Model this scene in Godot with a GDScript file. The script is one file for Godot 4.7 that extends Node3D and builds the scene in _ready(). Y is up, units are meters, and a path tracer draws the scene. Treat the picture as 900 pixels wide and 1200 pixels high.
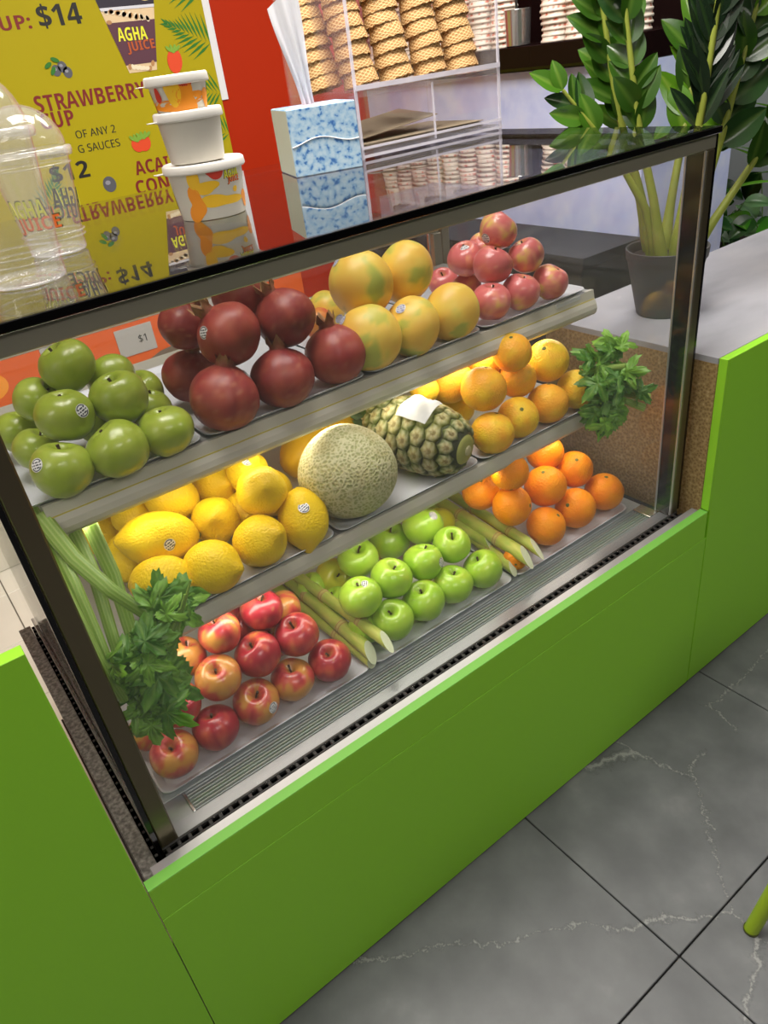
extends Node3D
# A juice bar counter with a glass fruit case. y up, metres; the counter front is the plane z = 0.

class MB:   # mesh builder: collects vertices, normals, colours, uvs and indices
	var v := PackedVector3Array()
	var n := PackedVector3Array()
	var c := PackedColorArray()
	var t := PackedVector2Array()
	var k := PackedInt32Array()

	func tri(a: Vector3, b: Vector3, d: Vector3, nn: Vector3, col := Color.WHITE) -> void:
		var o := v.size()
		var flip := (b - a).cross(d - a).dot(nn) > 0.0
		for p in [a, d, b] if flip else [a, b, d]:
			v.append(p)
			n.append(nn)
			c.append(col)
			t.append(Vector2(p.x, p.y))
		k.append_array([o, o + 1, o + 2])

	func quad(a: Vector3, b: Vector3, d: Vector3, e: Vector3, nn: Vector3, col := Color.WHITE) -> void:
		tri(a, b, d, nn, col)
		tri(a, d, e, nn, col)

	func box(at: Vector3, s: Vector3, bev := 0.0, xf := Transform3D(), col := Color.WHITE) -> MB:
		var h := s * 0.5
		bev = minf(bev, minf(h.x, minf(h.y, h.z)) * 0.9)
		var q := func(sx: float, sy: float, sz: float, ax: int) -> Vector3:
			var p := Vector3(sx * h.x, sy * h.y, sz * h.z)
			if ax != 0: p.x -= sx * bev
			if ax != 1: p.y -= sy * bev
			if ax != 2: p.z -= sz * bev
			return xf * (p + at)
		for ax in 3:
			for sg in [-1.0, 1.0]:
				var pts := []
				for uv in [[-1, -1], [1, -1], [1, 1], [-1, 1]]:
					var s3 := [0.0, 0.0, 0.0]
					s3[ax] = sg
					s3[(ax + 1) % 3] = float(uv[0])
					s3[(ax + 2) % 3] = float(uv[1])
					pts.append(q.call(s3[0], s3[1], s3[2], ax))
				var nn := Vector3.ZERO
				nn[ax] = sg
				quad(pts[0], pts[1], pts[2], pts[3], (xf.basis * nn).normalized(), col)
		if bev > 0.0:
			for ax in 3:   # edges along axis ax
				var b1 := (ax + 1) % 3
				var b2 := (ax + 2) % 3
				for s1 in [-1.0, 1.0]:
					for s2 in [-1.0, 1.0]:
						var pts := []
						for e in [[-1.0, b1], [1.0, b1], [1.0, b2], [-1.0, b2]]:
							var s3 := [0.0, 0.0, 0.0]
							s3[ax] = e[0]
							s3[b1] = s1
							s3[b2] = s2
							pts.append(q.call(s3[0], s3[1], s3[2], e[1]))
						var nn := Vector3.ZERO
						nn[b1] = s1
						nn[b2] = s2
						quad(pts[0], pts[1], pts[2], pts[3], (xf.basis * nn).normalized(), col)
			for sx in [-1.0, 1.0]:
				for sy in [-1.0, 1.0]:
					for sz in [-1.0, 1.0]:
						tri(q.call(sx, sy, sz, 0), q.call(sx, sy, sz, 1), q.call(sx, sy, sz, 2), (xf.basis * Vector3(sx, sy, sz)).normalized(), col)
		return self

	func grid(rows: Array, closed := true, cols := [], out_sign := 0.0) -> MB:
		var R := rows.size()
		var C: int = rows[0].size()
		var nrm := PackedVector3Array()
		nrm.resize(R * C)
		var total := 0.0
		for i in R:
			var mid := Vector3.ZERO
			for p in rows[i]: mid += p
			mid /= C
			var up: PackedVector3Array = rows[maxi(i - 1, 0)]
			var dn: PackedVector3Array = rows[mini(i + 1, R - 1)]
			var me: PackedVector3Array = rows[i]
			for j in C:
				var jl := (j - 1 + C) % C if closed else maxi(j - 1, 0)
				var jr := (j + 1) % C if closed else mini(j + 1, C - 1)
				var du := me[jr] - me[jl]
				var nn := du.cross(dn[j] - up[j])
				if nn.length_squared() < 1e-22:   # a pole: take the next row's
					var o: PackedVector3Array = rows[1] if i == 0 else rows[R - 2]
					nn = (o[jr] - o[jl]).cross(dn[j] - up[j])
					if nn.length_squared() < 1e-22: nn = Vector3.UP
				nn = nn.normalized()
				nrm[i * C + j] = nn
				total += nn.dot(me[j] - mid)
		var sg := out_sign if out_sign != 0.0 else (1.0 if total >= 0.0 else -1.0)
		for e in [0, R - 1]:   # poles share one normal
			var first: PackedVector3Array = rows[e]
			if first[0].distance_squared_to(first[C / 2]) < 1e-14:
				var s := Vector3.ZERO
				for j in C: s += nrm[e * C + j]
				if s.length() < 0.2 * C: 
					var other: PackedVector3Array = rows[1 if e == 0 else R - 2]
					var m2 := Vector3.ZERO
					for p in other: m2 += p
					s = (first[0] - m2 / C) * sg
				for j in C: nrm[e * C + j] = s.normalized()
		var o0 := v.size()
		var wrap := 1 if closed else 0
		for i in R:
			for j in C + wrap:
				var jj := j % C
				v.append(rows[i][jj])
				n.append(nrm[i * C + jj] * sg)
				c.append(cols[i][jj] if cols.size() else Color.WHITE)
				t.append(Vector2(float(j) / (C - 1 + wrap), float(i) / (R - 1)))
		var W := C + wrap
		for i in R - 1:
			for j in W - 1:
				var a := o0 + i * W + j
				var ids := [a, a + 1, a + W + 1, a + W]
				for tr in [[0, 1, 2], [0, 2, 3]]:
					var A: int = ids[tr[0]]
					var B: int = ids[tr[1]]
					var D: int = ids[tr[2]]
					var g := (v[B] - v[A]).cross(v[D] - v[A])
					if g.dot(n[A] + n[B] + n[D]) > 0.0: k.append_array([A, D, B])
					else: k.append_array([A, B, D])
		return self

	func lathe(prof: Array, seg := 32, xf := Transform3D()) -> MB:   # prof: Vector2(radius, height)
		var rows := []
		for p in prof:
			var row := PackedVector3Array()
			for j in seg:
				var a := TAU * j / seg
				row.append(xf * Vector3(p.x * cos(a), p.y, p.x * sin(a)))
			rows.append(row)
		return grid(rows, true)

	func tube(path: Array, rad: Array, seg := 12, caps := true, flat := 1.0) -> MB:
		var rows := []
		var ref := Vector3.UP
		var d0: Vector3 = (path[1] - path[0]).normalized()
		if absf(d0.dot(ref)) > 0.9: ref = Vector3.RIGHT
		for i in path.size():
			var d: Vector3 = (path[mini(i + 1, path.size() - 1)] - path[maxi(i - 1, 0)]).normalized()
			var s := d.cross(ref).normalized()
			var u := s.cross(d).normalized()
			ref = u
			var r: float = rad[i] if rad.size() > 1 else rad[0]
			var row := PackedVector3Array()
			for j in seg:
				var a := TAU * j / seg
				row.append(path[i] + s * (cos(a) * r) + u * (sin(a) * r * flat))
			rows.append(row)
		if caps:
			var first := PackedVector3Array()
			var last := PackedVector3Array()
			for j in seg:
				first.append(path[0])
				last.append(path[path.size() - 1])
			for e in [[first, rows[0]], [last, rows[rows.size() - 1]]]:
				var nn: Vector3 = (path[0] - path[1]) if e[0] == first else (path[path.size() - 1] - path[path.size() - 2])
				for j in seg: tri(e[0][j], e[1][j], e[1][(j + 1) % seg], nn.normalized())
		return grid(rows, true)

	func extrude(poly: PackedVector2Array, z0: float, z1: float, xf := Transform3D(), col := Color.WHITE) -> MB:   # x, y outline pushed along z
		var ids := Geometry2D.triangulate_polygon(poly)
		for i in range(0, ids.size(), 3):
			for z in [z0, z1]:
				var nn := Vector3(0, 0, 1.0 if z == maxf(z0, z1) else -1.0)
				tri(xf * Vector3(poly[ids[i]].x, poly[ids[i]].y, z), xf * Vector3(poly[ids[i + 1]].x, poly[ids[i + 1]].y, z), xf * Vector3(poly[ids[i + 2]].x, poly[ids[i + 2]].y, z), xf.basis * nn, col)
		var cw := Geometry2D.is_polygon_clockwise(poly)
		for i in poly.size():
			var a := poly[i]
			var b := poly[(i + 1) % poly.size()]
			var e := (b - a).normalized()
			var nn := Vector3(e.y, -e.x, 0) * (-1.0 if cw else 1.0)
			quad(xf * Vector3(a.x, a.y, z0), xf * Vector3(b.x, b.y, z0), xf * Vector3(b.x, b.y, z1), xf * Vector3(a.x, a.y, z1), (xf.basis * nn).normalized(), col)
		return self

	func mesh() -> ArrayMesh:
		var a := []
		a.resize(Mesh.ARRAY_MAX)
		a[Mesh.ARRAY_VERTEX] = v
		a[Mesh.ARRAY_NORMAL] = n
		a[Mesh.ARRAY_COLOR] = c
		a[Mesh.ARRAY_TEX_UV] = t
		a[Mesh.ARRAY_INDEX] = k
		var m := ArrayMesh.new()
		m.add_surface_from_arrays(Mesh.PRIMITIVE_TRIANGLES, a)
		return m


var M := {}
var used := {}
var rng := RandomNumberGenerator.new()
var nz := FastNoiseLite.new()


func numbered(called: String) -> String:
	var i: int = used.get(called, 0)
	used[called] = i + 1
	return called if i == 0 else "%s_%03d" % [called, i]


func thing(called: String, label: String, category: String, at := Vector3.ZERO, group := "", basis := Basis()) -> Node3D:
	var o := Node3D.new()
	o.name = numbered(called)
	add_child(o, true)
	o.transform = Transform3D(basis, at)
	tag(o, label, category, group)
	return o


func tag(o: Node, label: String, category: String, group := "") -> void:
	o.set_meta("label", label)
	o.set_meta("category", category)
	if group: o.set_meta("group", group)


func obj(called: String, m: Mesh, mt: Material, parent: Node3D = null, xf := Transform3D()) -> MeshInstance3D:
	var o := MeshInstance3D.new()
	o.mesh = m
	o.material_override = mt
	o.transform = xf
	if parent:
		o.name = part_name(called, parent)
		parent.add_child(o, true)
	else:
		o.name = numbered(called)
		add_child(o, true)
	return o


func part_name(called: String, parent: Node) -> String:
	var key := "%d/%s" % [parent.get_instance_id(), called]
	var i: int = used.get(key, 0)
	used[key] = i + 1
	return called if i == 0 else "%s_%03d" % [called, i]


func bx(called: String, lo: Vector3, hi: Vector3, mt: Material, parent: Node3D = null, bev := 0.001) -> MeshInstance3D:
	return obj(called, MB.new().box((lo + hi) * 0.5, (hi - lo).abs(), bev).mesh(), mt, parent)


func struct(o: Node, label := "") -> void:
	o.set_meta("kind", "structure")
	if label: o.set_meta("label", label)


func lin(r: int, g: int, b: int) -> Color:
	return Color8(r, g, b).srgb_to_linear()


func mat(called: String, col: Color, rough: float, metal := 0.0) -> StandardMaterial3D:
	var m := StandardMaterial3D.new()
	m.resource_name = called
	m.albedo_color = col
	m.roughness = rough
	m.metallic = metal
	M[called] = m
	return m


func vmat(called: String, rough: float) -> StandardMaterial3D:
	var m := mat(called, Color.WHITE, rough)
	m.vertex_color_use_as_albedo = true
	return m


func clear(called: String, col: Color, alpha: float, rough := 0.03) -> StandardMaterial3D:
	var m := mat(called, Color(col, alpha), rough)
	m.transparency = BaseMaterial3D.TRANSPARENCY_ALPHA
	m.cull_mode = BaseMaterial3D.CULL_DISABLED
	return m


func noise(freq: float, type := FastNoiseLite.TYPE_SIMPLEX_SMOOTH, oct := 4, sd := 1) -> FastNoiseLite:
	var f := FastNoiseLite.new()
	f.noise_type = type
	f.frequency = freq
	f.fractal_octaves = oct
	f.seed = sd
	return f


func ntex(f: FastNoiseLite, ramp: Array, size := 512, norm := true) -> NoiseTexture2D:   # ramp: [offset, colour] pairs
	var t := NoiseTexture2D.new()
	t.width = size
	t.height = size
	t.seamless = true
	t.noise = f
	t.normalize = norm
	var g := Gradient.new()
	g.offsets = PackedFloat32Array(ramp.map(func(e): return e[0]))
	g.colors = PackedColorArray(ramp.map(func(e): return e[1]))
	t.color_ramp = g
	return t


func tri_map(m: StandardMaterial3D, s: Vector3, world := true) -> void:
	m.uv1_triplanar = true
	m.uv1_world_triplanar = world
	m.uv1_scale = s
const GRANNY := [
	[0.212, 1.119, -0.391, 0.040, -0.47, 0.87, -0.16, 0.00, 0.00, 0.00, "green apple at the very top of the pile on the upper left tray"],
	[0.248, 1.077, -0.315, 0.041, -0.11, 0.98, 0.15, 0.00, 0.00, 0.00, "shaded green apple with dark stem hollow, second row, next to the pomegranates"],
	[0.170, 1.076, -0.317, 0.040, 0.20, 0.97, -0.13, 0.45, 0.30, 0.84, "green apple with oval sticker in the second row, below the topmost apple"],
	[0.157, 1.078, -0.413, 0.034, 0.73, 0.60, 0.32, 0.00, 0.00, 0.00, "green apple half hidden behind the stickered one, left side of second row"],
	[0.123, 1.027, -0.456, 0.035, 0.41, 0.91, 0.06, 0.00, 0.00, 0.00, "green apple at the far left end of the upper tray, against the glass post"],
	[0.125, 1.025, -0.365, 0.033, 0.53, 0.85, -0.01, 0.00, 0.00, 0.00, "green apple wedged low at left, behind the front stickered one"],
	[0.135, 1.025, -0.269, 0.041, 0.24, 0.97, 0.05, -0.71, 0.59, 0.39, "green apple with sticker at the front left corner of the upper tray"],
	[0.211, 1.025, -0.264, 0.043, -0.28, 0.92, -0.26, 0.00, 0.00, 0.00, "green apple with glossy rim mark in the front row, middle of upper left tray"],
	[0.287, 1.023, -0.269, 0.040, -0.09, 0.97, -0.24, 0.00, 0.00, 0.00, "green apple at the right front end of its tray, nearest the pomegranates"],
	[0.270, 1.076, -0.412, 0.038, -0.22, 0.91, -0.36, 0.00, 0.00, 0.00, "green apple behind the topmost one, at the back of the pile"],
	[0.315, 1.028, -0.441, 0.036, -0.07, 0.99, 0.12, 0.00, 0.00, 0.00, "pale yellowish green apple peeking out at the back beside the pomegranate tray"],
	[0.301, 1.025, -0.369, 0.033, 0.32, 0.95, 0.03, 0.00, 0.00, 0.00, "green apple low at the back, behind the shaded second row one"],
	[0.225, 1.028, -0.378, 0.036, -0.16, 0.96, -0.23, 0.00, 0.00, 0.00, "green apple buried in the middle of the pile under the others"],
]
const POMEGRANATE := [
	[0.431, 1.117, -0.307, 0.049, -0.48, 0.83, -0.27, -0.90, 0.37, 0.22, "pomegranate with long white barcode sticker, upper row"],
	[0.388, 1.036, -0.280, 0.053, 0.31, 0.95, -0.07, 0.78, 0.56, 0.27, "big pomegranate at the front left corner of its tray"],
	[0.491, 1.034, -0.279, 0.050, 0.10, 0.98, -0.15, 0.00, 0.00, 0.00, "reddish brown pomegranate in the middle of the front row"],
	[0.597, 1.037, -0.287, 0.051, -0.03, 0.98, -0.20, 0.00, 0.00, 0.00, "pomegranate with upright crown at the front right beside the mangoes"],
	[0.391, 1.038, -0.411, 0.045, 0.30, 0.95, 0.12, 0.00, 0.00, 0.00, "dull pomegranate low at the left end beside the green apples"],
	[0.393, 1.128, -0.381, 0.039, 0.59, 0.79, 0.17, 0.00, 0.00, 0.00, "dark pomegranate high at left, cut off by the steel rail"],
	[0.529, 1.115, -0.306, 0.048, -0.31, 0.92, -0.25, 0.00, 0.00, 0.00, "shiny purple pomegranate with pale torn crown, upper right of its pile"],
	[0.496, 1.149, -0.381, 0.045, 0.18, 0.98, 0.01, 0.00, 0.00, 0.00, "pomegranate at the top of its pile, mostly hidden behind the steel rail"],
]
const MANGO := [
	[0.710, 1.115, -0.352, 0.054, -0.33, 0.90, -0.28, -0.58, 0.75, -0.33, "large mango with a green blush, topmost left of the pile"],
	[0.812, 1.109, -0.359, 0.052, 0.39, 0.89, 0.24, 0.00, 0.00, 0.00, "large plain yellow mango at the top right of the pile"],
	[0.671, 1.042, -0.290, 0.053, -0.08, 0.97, -0.22, -0.67, 0.68, -0.30, "mango with green lower half in the front row, next to the pomegranate"],
	[0.764, 1.035, -0.291, 0.050, 0.33, 0.94, 0.10, -0.55, 0.81, 0.19, "mango with a blue and white oval sticker, middle of front row"],
	[0.857, 1.035, -0.290, 0.049, 0.23, 0.97, 0.04, 0.00, 0.00, 0.00, "dull yellow mango at the right end, beside the pink apples"],
	[0.742, 1.028, -0.539, 0.037, 0.19, 0.97, 0.18, 0.12, -0.30, 0.95, "small bright yellow mango behind the front row at left"],
	[0.696, 1.023, -0.495, 0.029, 0.20, 0.88, 0.43, 0.00, 0.00, 0.00, "reddish orange mango sliver between pomegranates and yellow mangoes"],
]
const PINK := [
	[1.038, 1.133, -0.351, 0.037, 0.47, 0.73, 0.49, -0.98, -0.19, 0.07, "pink apple with sticker at the very top of the right hand pile"],
	[0.994, 1.083, -0.400, 0.036, -0.18, 0.97, 0.15, -0.38, 0.79, 0.48, "pink orange apple with sticker on top, left of second row"],
	[0.993, 1.081, -0.323, 0.038, 0.27, 0.95, 0.17, 0.00, 0.00, 0.00, "pink apple with yellow underside, front of second row under the topmost"],
	[1.072, 1.082, -0.312, 0.035, -0.26, 0.96, -0.14, 0.00, 0.00, 0.00, "dark pink apple with deep stem hollow, right of second row"],
	[0.952, 1.027, -0.288, 0.038, 0.14, 0.99, -0.03, 0.00, 0.00, 0.00, "pink apple at the front left of the right end tray"],
	[1.032, 1.026, -0.288, 0.037, 0.10, 0.98, 0.17, 0.00, 0.00, 0.00, "yellow and pink apple in the middle of the front row"],
	[1.111, 1.025, -0.287, 0.036, 0.45, 0.78, 0.44, 0.00, 0.00, 0.00, "yellow cheeked pink apple at the right end of the upper tray"],
	[0.996, 1.026, -0.475, 0.032, -0.23, 0.95, 0.23, 0.00, 0.00, 0.00, "pale pink apple at the back, left end by the mangoes"],
	[1.005, 1.022, -0.414, 0.031, 0.08, 0.94, -0.35, 0.00, 0.00, 0.00, "pale pink apple low at the back under the orange tinted one"],
	[1.059, 1.090, -0.418, 0.030, -0.25, 0.87, 0.42, 0.00, 0.00, 0.00, "yellowish apple behind the topmost pink apple"],
]
const LEMON := [
	[0.235, 0.844, -0.305, 0.044, -0.94, 0.29, -0.18, 0.04, 0.17, 0.98, "long lemon lying sideways with two stickers, upper row"],
	[0.333, 0.825, -0.315, 0.040, -0.36, 0.57, 0.74, 0.35, -0.62, 0.70, "lemon with star shaped stem end facing out and a sticker, centre of pile"],
	[0.406, 0.868, -0.268, 0.041, -0.18, 0.55, 0.82, 0.00, 0.00, 0.00, "tall lemon standing upright at the upper right of the pile"],
	[0.365, 0.811, -0.223, 0.042, 0.38, 0.49, 0.78, 0.00, 0.00, 0.00, "lemon with a green stem button in the front row"],
	[0.277, 0.810, -0.217, 0.042, 0.56, 0.05, 0.83, 0.00, 0.00, 0.00, "round lemon with a blunt nipple in the front row"],
	[0.451, 0.811, -0.228, 0.042, -0.32, -0.75, 0.57, -0.17, 0.81, 0.56, "upright lemon with sticker at the right end beside the netted melon"],
	[0.204, 0.811, -0.237, 0.041, 0.88, -0.10, 0.47, 0.00, 0.00, 0.00, "lemon at front left, half covered by celery leaves"],
	[0.189, 0.806, -0.355, 0.037, -0.41, -0.21, 0.89, 0.00, 0.00, 0.00, "lemon at the left edge with its nipple pointing down"],
	[0.181, 0.804, -0.461, 0.034, 0.18, -0.69, 0.70, 0.00, 0.00, 0.00, "lemon in the shadow at the far left back corner"],
	[0.231, 0.844, -0.416, 0.035, -0.45, 0.04, 0.89, 0.00, 0.00, 0.00, "lemon just below the upper shelf rail at left, stem facing out"],
	[0.292, 0.861, -0.377, 0.040, -0.76, 0.65, 0.05, 0.00, 0.00, 0.00, "bright lemon close under the upper shelf rail, left of centre"],
	[0.381, 0.845, -0.401, 0.042, 0.04, 0.28, 0.96, 0.00, 0.00, 0.00, "knobbly lemon with large nipple close under the rail"],
	[0.420, 0.871, -0.342, 0.035, 0.29, 0.77, 0.58, -0.10, 0.82, 0.56, "lemon with sticker at the back right, under the rail"],
	[0.391, 0.807, -0.332, 0.036, -0.18, 0.22, 0.96, -0.10, 0.06, 0.99, "lemon with sticker squeezed between two others in the middle"],
	[0.458, 0.808, -0.352, 0.039, 0.05, 0.89, -0.46, 0.00, 0.00, 0.00, "lemon behind the tall upright one"],
]
const GRAPEFRUIT := [
	[0.883, 0.887, -0.246, 0.044, 0.28, 0.96, -0.04, 0.00, 0.00, 0.00, "large yellow grapefruit right of the pineapple, upper row"],
	[1.077, 0.877, -0.263, 0.044, -0.49, 0.84, 0.23, 0.00, 0.00, 0.00, "yellow grapefruit with stem dot, topmost at the right"],
	[0.991, 0.866, -0.265, 0.039, 0.27, 0.96, -0.03, 0.00, 0.00, 0.00, "orange coloured grapefruit between two yellow ones, second row"],
	[0.871, 0.809, -0.214, 0.042, 0.35, 0.94, -0.05, 0.00, 0.00, 0.00, "brownish orange grapefruit with stem button, front left by the pineapple"],
	[0.950, 0.809, -0.224, 0.041, -0.31, 0.75, 0.59, 0.00, 0.00, 0.00, "greenish yellow grapefruit in the middle of the front row"],
	[1.032, 0.810, -0.221, 0.042, 0.21, 0.97, -0.14, 0.00, 0.00, 0.00, "yellow grapefruit third in the front row"],
	[1.121, 0.810, -0.222, 0.042, 0.28, 0.95, 0.10, 0.00, 0.00, 0.00, "orange grapefruit at right, partly behind celery leaves"],
	[0.874, 0.885, -0.333, 0.047, -0.02, 0.94, -0.33, 0.00, 0.00, 0.00, "bright yellow grapefruit just under the rail above the pineapple"],
	[0.903, 0.811, -0.355, 0.040, -0.18, 0.97, -0.14, 0.00, 0.00, 0.00, "orange grapefruit low behind the pineapple"],
	[0.964, 0.933, -0.249, 0.038, -0.21, 0.97, 0.16, 0.00, 0.00, 0.00, "bright grapefruit at the top under the rail, right of centre"],
	[0.952, 0.903, -0.314, 0.035, -0.02, 0.98, -0.17, 0.00, 0.00, 0.00, "glowing grapefruit under the rail, behind the front ones"],
	[0.805, 0.892, -0.328, 0.029, 0.12, 0.96, 0.24, 0.00, 0.00, 0.00, "grapefruit furthest left, behind the white tag of the pineapple"],
]
const RED := [
	[0.117, 0.557, -0.164, 0.038, -0.11, 0.96, 0.25, 0.00, 0.00, 0.00, "dark red apple at the front left corner of the lowest tray"],
	[0.192, 0.557, -0.168, 0.038, -0.11, 0.99, -0.09, 0.00, 0.00, 0.00, "brownish red apple with light spots, second in the front row"],
	[0.267, 0.559, -0.169, 0.039, 0.02, 0.91, 0.41, 0.36, 0.13, 0.92, "deep red apple with a sticker on its side, front row"],
	[0.340, 0.557, -0.171, 0.038, 0.02, 1.00, 0.02, 0.00, 0.00, 0.00, "yellow and red apple in the front row, lowest tray"],
	[0.414, 0.557, -0.166, 0.038, -0.18, 0.92, 0.34, 0.00, 0.00, 0.00, "red apple at the right end of the front row by the cane"],
	[0.153, 0.614, -0.201, 0.038, 0.39, 0.78, 0.49, 0.00, 0.00, 0.00, "orange red apple in the second row, touching celery leaves"],
	[0.227, 0.624, -0.195, 0.038, -0.20, 0.94, 0.29, 0.00, 0.00, 0.00, "yellow orange apple with shiny hollow in the second row"],
	[0.302, 0.624, -0.198, 0.039, -0.33, 0.94, 0.06, 0.00, 0.00, 0.00, "pinkish red apple in the middle of the second row"],
	[0.378, 0.618, -0.198, 0.039, -0.15, 0.99, 0.04, 0.00, 0.00, 0.00, "crimson apple at the right of the second row"],
	[0.200, 0.646, -0.256, 0.036, 0.41, 0.91, 0.07, 0.00, 0.00, 0.00, "pale red apple behind the celery leaves"],
	[0.262, 0.673, -0.235, 0.036, -0.14, 0.99, -0.08, 0.00, 0.00, 0.00, "pink lit apple third row, close under the middle shelf"],
	[0.343, 0.669, -0.240, 0.037, 0.18, 0.98, 0.02, 0.00, 0.00, 0.00, "pink lit apple at the top, nearest the middle shelf rail"],
	[0.391, 0.627, -0.268, 0.035, -0.44, 0.89, -0.07, 0.00, 0.00, 0.00, "red apple at the back beside the cane stalks"],
	[0.102, 0.551, -0.246, 0.032, 0.41, 0.90, 0.17, 0.00, 0.00, 0.00, "red apple in the left corner under the celery"],
	[0.314, 0.627, -0.286, 0.033, -0.28, 0.96, -0.05, 0.00, 0.00, 0.00, "red apple deep behind the second row"],
	[0.370, 0.554, -0.287, 0.034, -0.36, 0.93, 0.01, 0.00, 0.00, 0.00, "yellowish apple glimpsed between the crimson one and the third row"],
]
const GREEN := [
	[0.590, 0.609, -0.315, 0.041, -0.03, 0.96, 0.28, 0.00, 0.00, 0.00, "bright green apple at the left of the upper row under the shelf"],
	[0.699, 0.576, -0.362, 0.044, 0.07, 0.96, 0.28, 0.00, 0.00, 0.00, "bright green apple in the middle of the upper row under the shelf"],
	[0.743, 0.619, -0.298, 0.043, 0.40, 0.90, -0.18, 0.24, 0.76, 0.61, "bright green apple with sticker at the back right by the cane"],
	[0.516, 0.619, -0.200, 0.040, 0.09, 0.98, -0.19, 0.26, 0.91, 0.32, "green apple with a sticker on top, above the cane ends"],
	[0.594, 0.615, -0.210, 0.040, 0.13, 0.97, 0.22, 0.00, 0.00, 0.00, "green apple with crossed highlight, centre of the second row"],
	[0.672, 0.609, -0.213, 0.039, 0.35, 0.93, -0.10, 0.49, 0.18, 0.86, "green apple with a sticker at its right edge, second row"],
	[0.749, 0.608, -0.216, 0.038, -0.07, 0.96, 0.27, 0.00, 0.00, 0.00, "green apple at the right end of second row beside the cane cut"],
	[0.557, 0.562, -0.168, 0.040, -0.23, 0.93, 0.28, 0.00, 0.00, 0.00, "green apple first in the front row"],
	[0.633, 0.560, -0.170, 0.041, -0.12, 0.99, 0.01, 0.00, 0.00, 0.00, "green apple second in the front row, with a ring shaped hollow"],
	[0.707, 0.558, -0.170, 0.040, 0.09, 1.00, -0.00, 0.00, 0.00, 0.00, "green apple third in the front row"],
	[0.782, 0.558, -0.165, 0.040, -0.36, 0.92, -0.17, 0.00, 0.00, 0.00, "olive green apple fourth in the front row, at the right end"],
	[0.554, 0.556, -0.366, 0.039, 0.06, 0.56, 0.83, 0.00, 0.00, 0.00, "yellow apple at the left behind the green ones"],
	[0.513, 0.550, -0.198, 0.032, -0.01, 1.00, -0.09, 0.00, 0.00, 0.00, "green apple half hidden by the cane ends"],
	[0.506, 0.555, -0.372, 0.031, -0.30, 0.95, -0.11, 0.00, 0.00, 0.00, "yellow green apple behind the left canes"],
	[0.518, 0.551, -0.297, 0.032, -0.29, 0.89, -0.36, 0.00, 0.00, 0.00, "small green apple glimpsed below the yellow one"],
	[0.824, 0.561, -0.352, 0.040, 0.06, 0.95, -0.32, 0.00, 0.00, 0.00, "yellow green apple behind the stickered one at the back"],
]
const ORANGE := [
	[0.906, 0.632, -0.205, 0.042, 0.46, 0.15, 0.87, 0.00, 0.00, 0.00, "orange in the second row right beside the canes"],
	[1.016, 0.626, -0.214, 0.045, -0.25, 0.96, 0.08, 0.00, 0.00, 0.00, "large orange in the centre of the pile"],
	[0.974, 0.562, -0.174, 0.042, 0.38, 0.76, 0.53, 0.00, 0.00, 0.00, "deep orange fruit at front left, touching the cane tips"],
	[1.066, 0.564, -0.174, 0.044, -0.79, 0.60, 0.13, 0.00, 0.00, 0.00, "orange with a brown scar in the front row"],
	[1.161, 0.562, -0.174, 0.043, 0.02, 0.99, 0.10, 0.00, 0.00, 0.00, "orange at the right end of the front row"],
	[1.117, 0.621, -0.222, 0.041, -0.28, 0.87, 0.39, 0.00, 0.00, 0.00, "orange at the upper right of the pile"],
	[1.068, 0.668, -0.263, 0.041, -0.47, -0.79, 0.40, 0.00, 0.00, 0.00, "bright orange at the top, cut off by the shelf rail"],
	[0.907, 0.709, -0.209, 0.039, -0.40, -0.77, 0.50, 0.00, 0.00, 0.00, "bright orange under the shelf rail, left of the topmost"],
	[0.891, 0.643, -0.280, 0.040, -0.23, 0.92, 0.32, 0.00, 0.00, 0.00, "orange behind the cane stalks, far left of the pile"],
	[0.866, 0.544, -0.158, 0.025, -0.71, 0.00, 0.70, 0.00, 0.00, 0.00, "orange underneath the crossing cane tips"],
]

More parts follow.
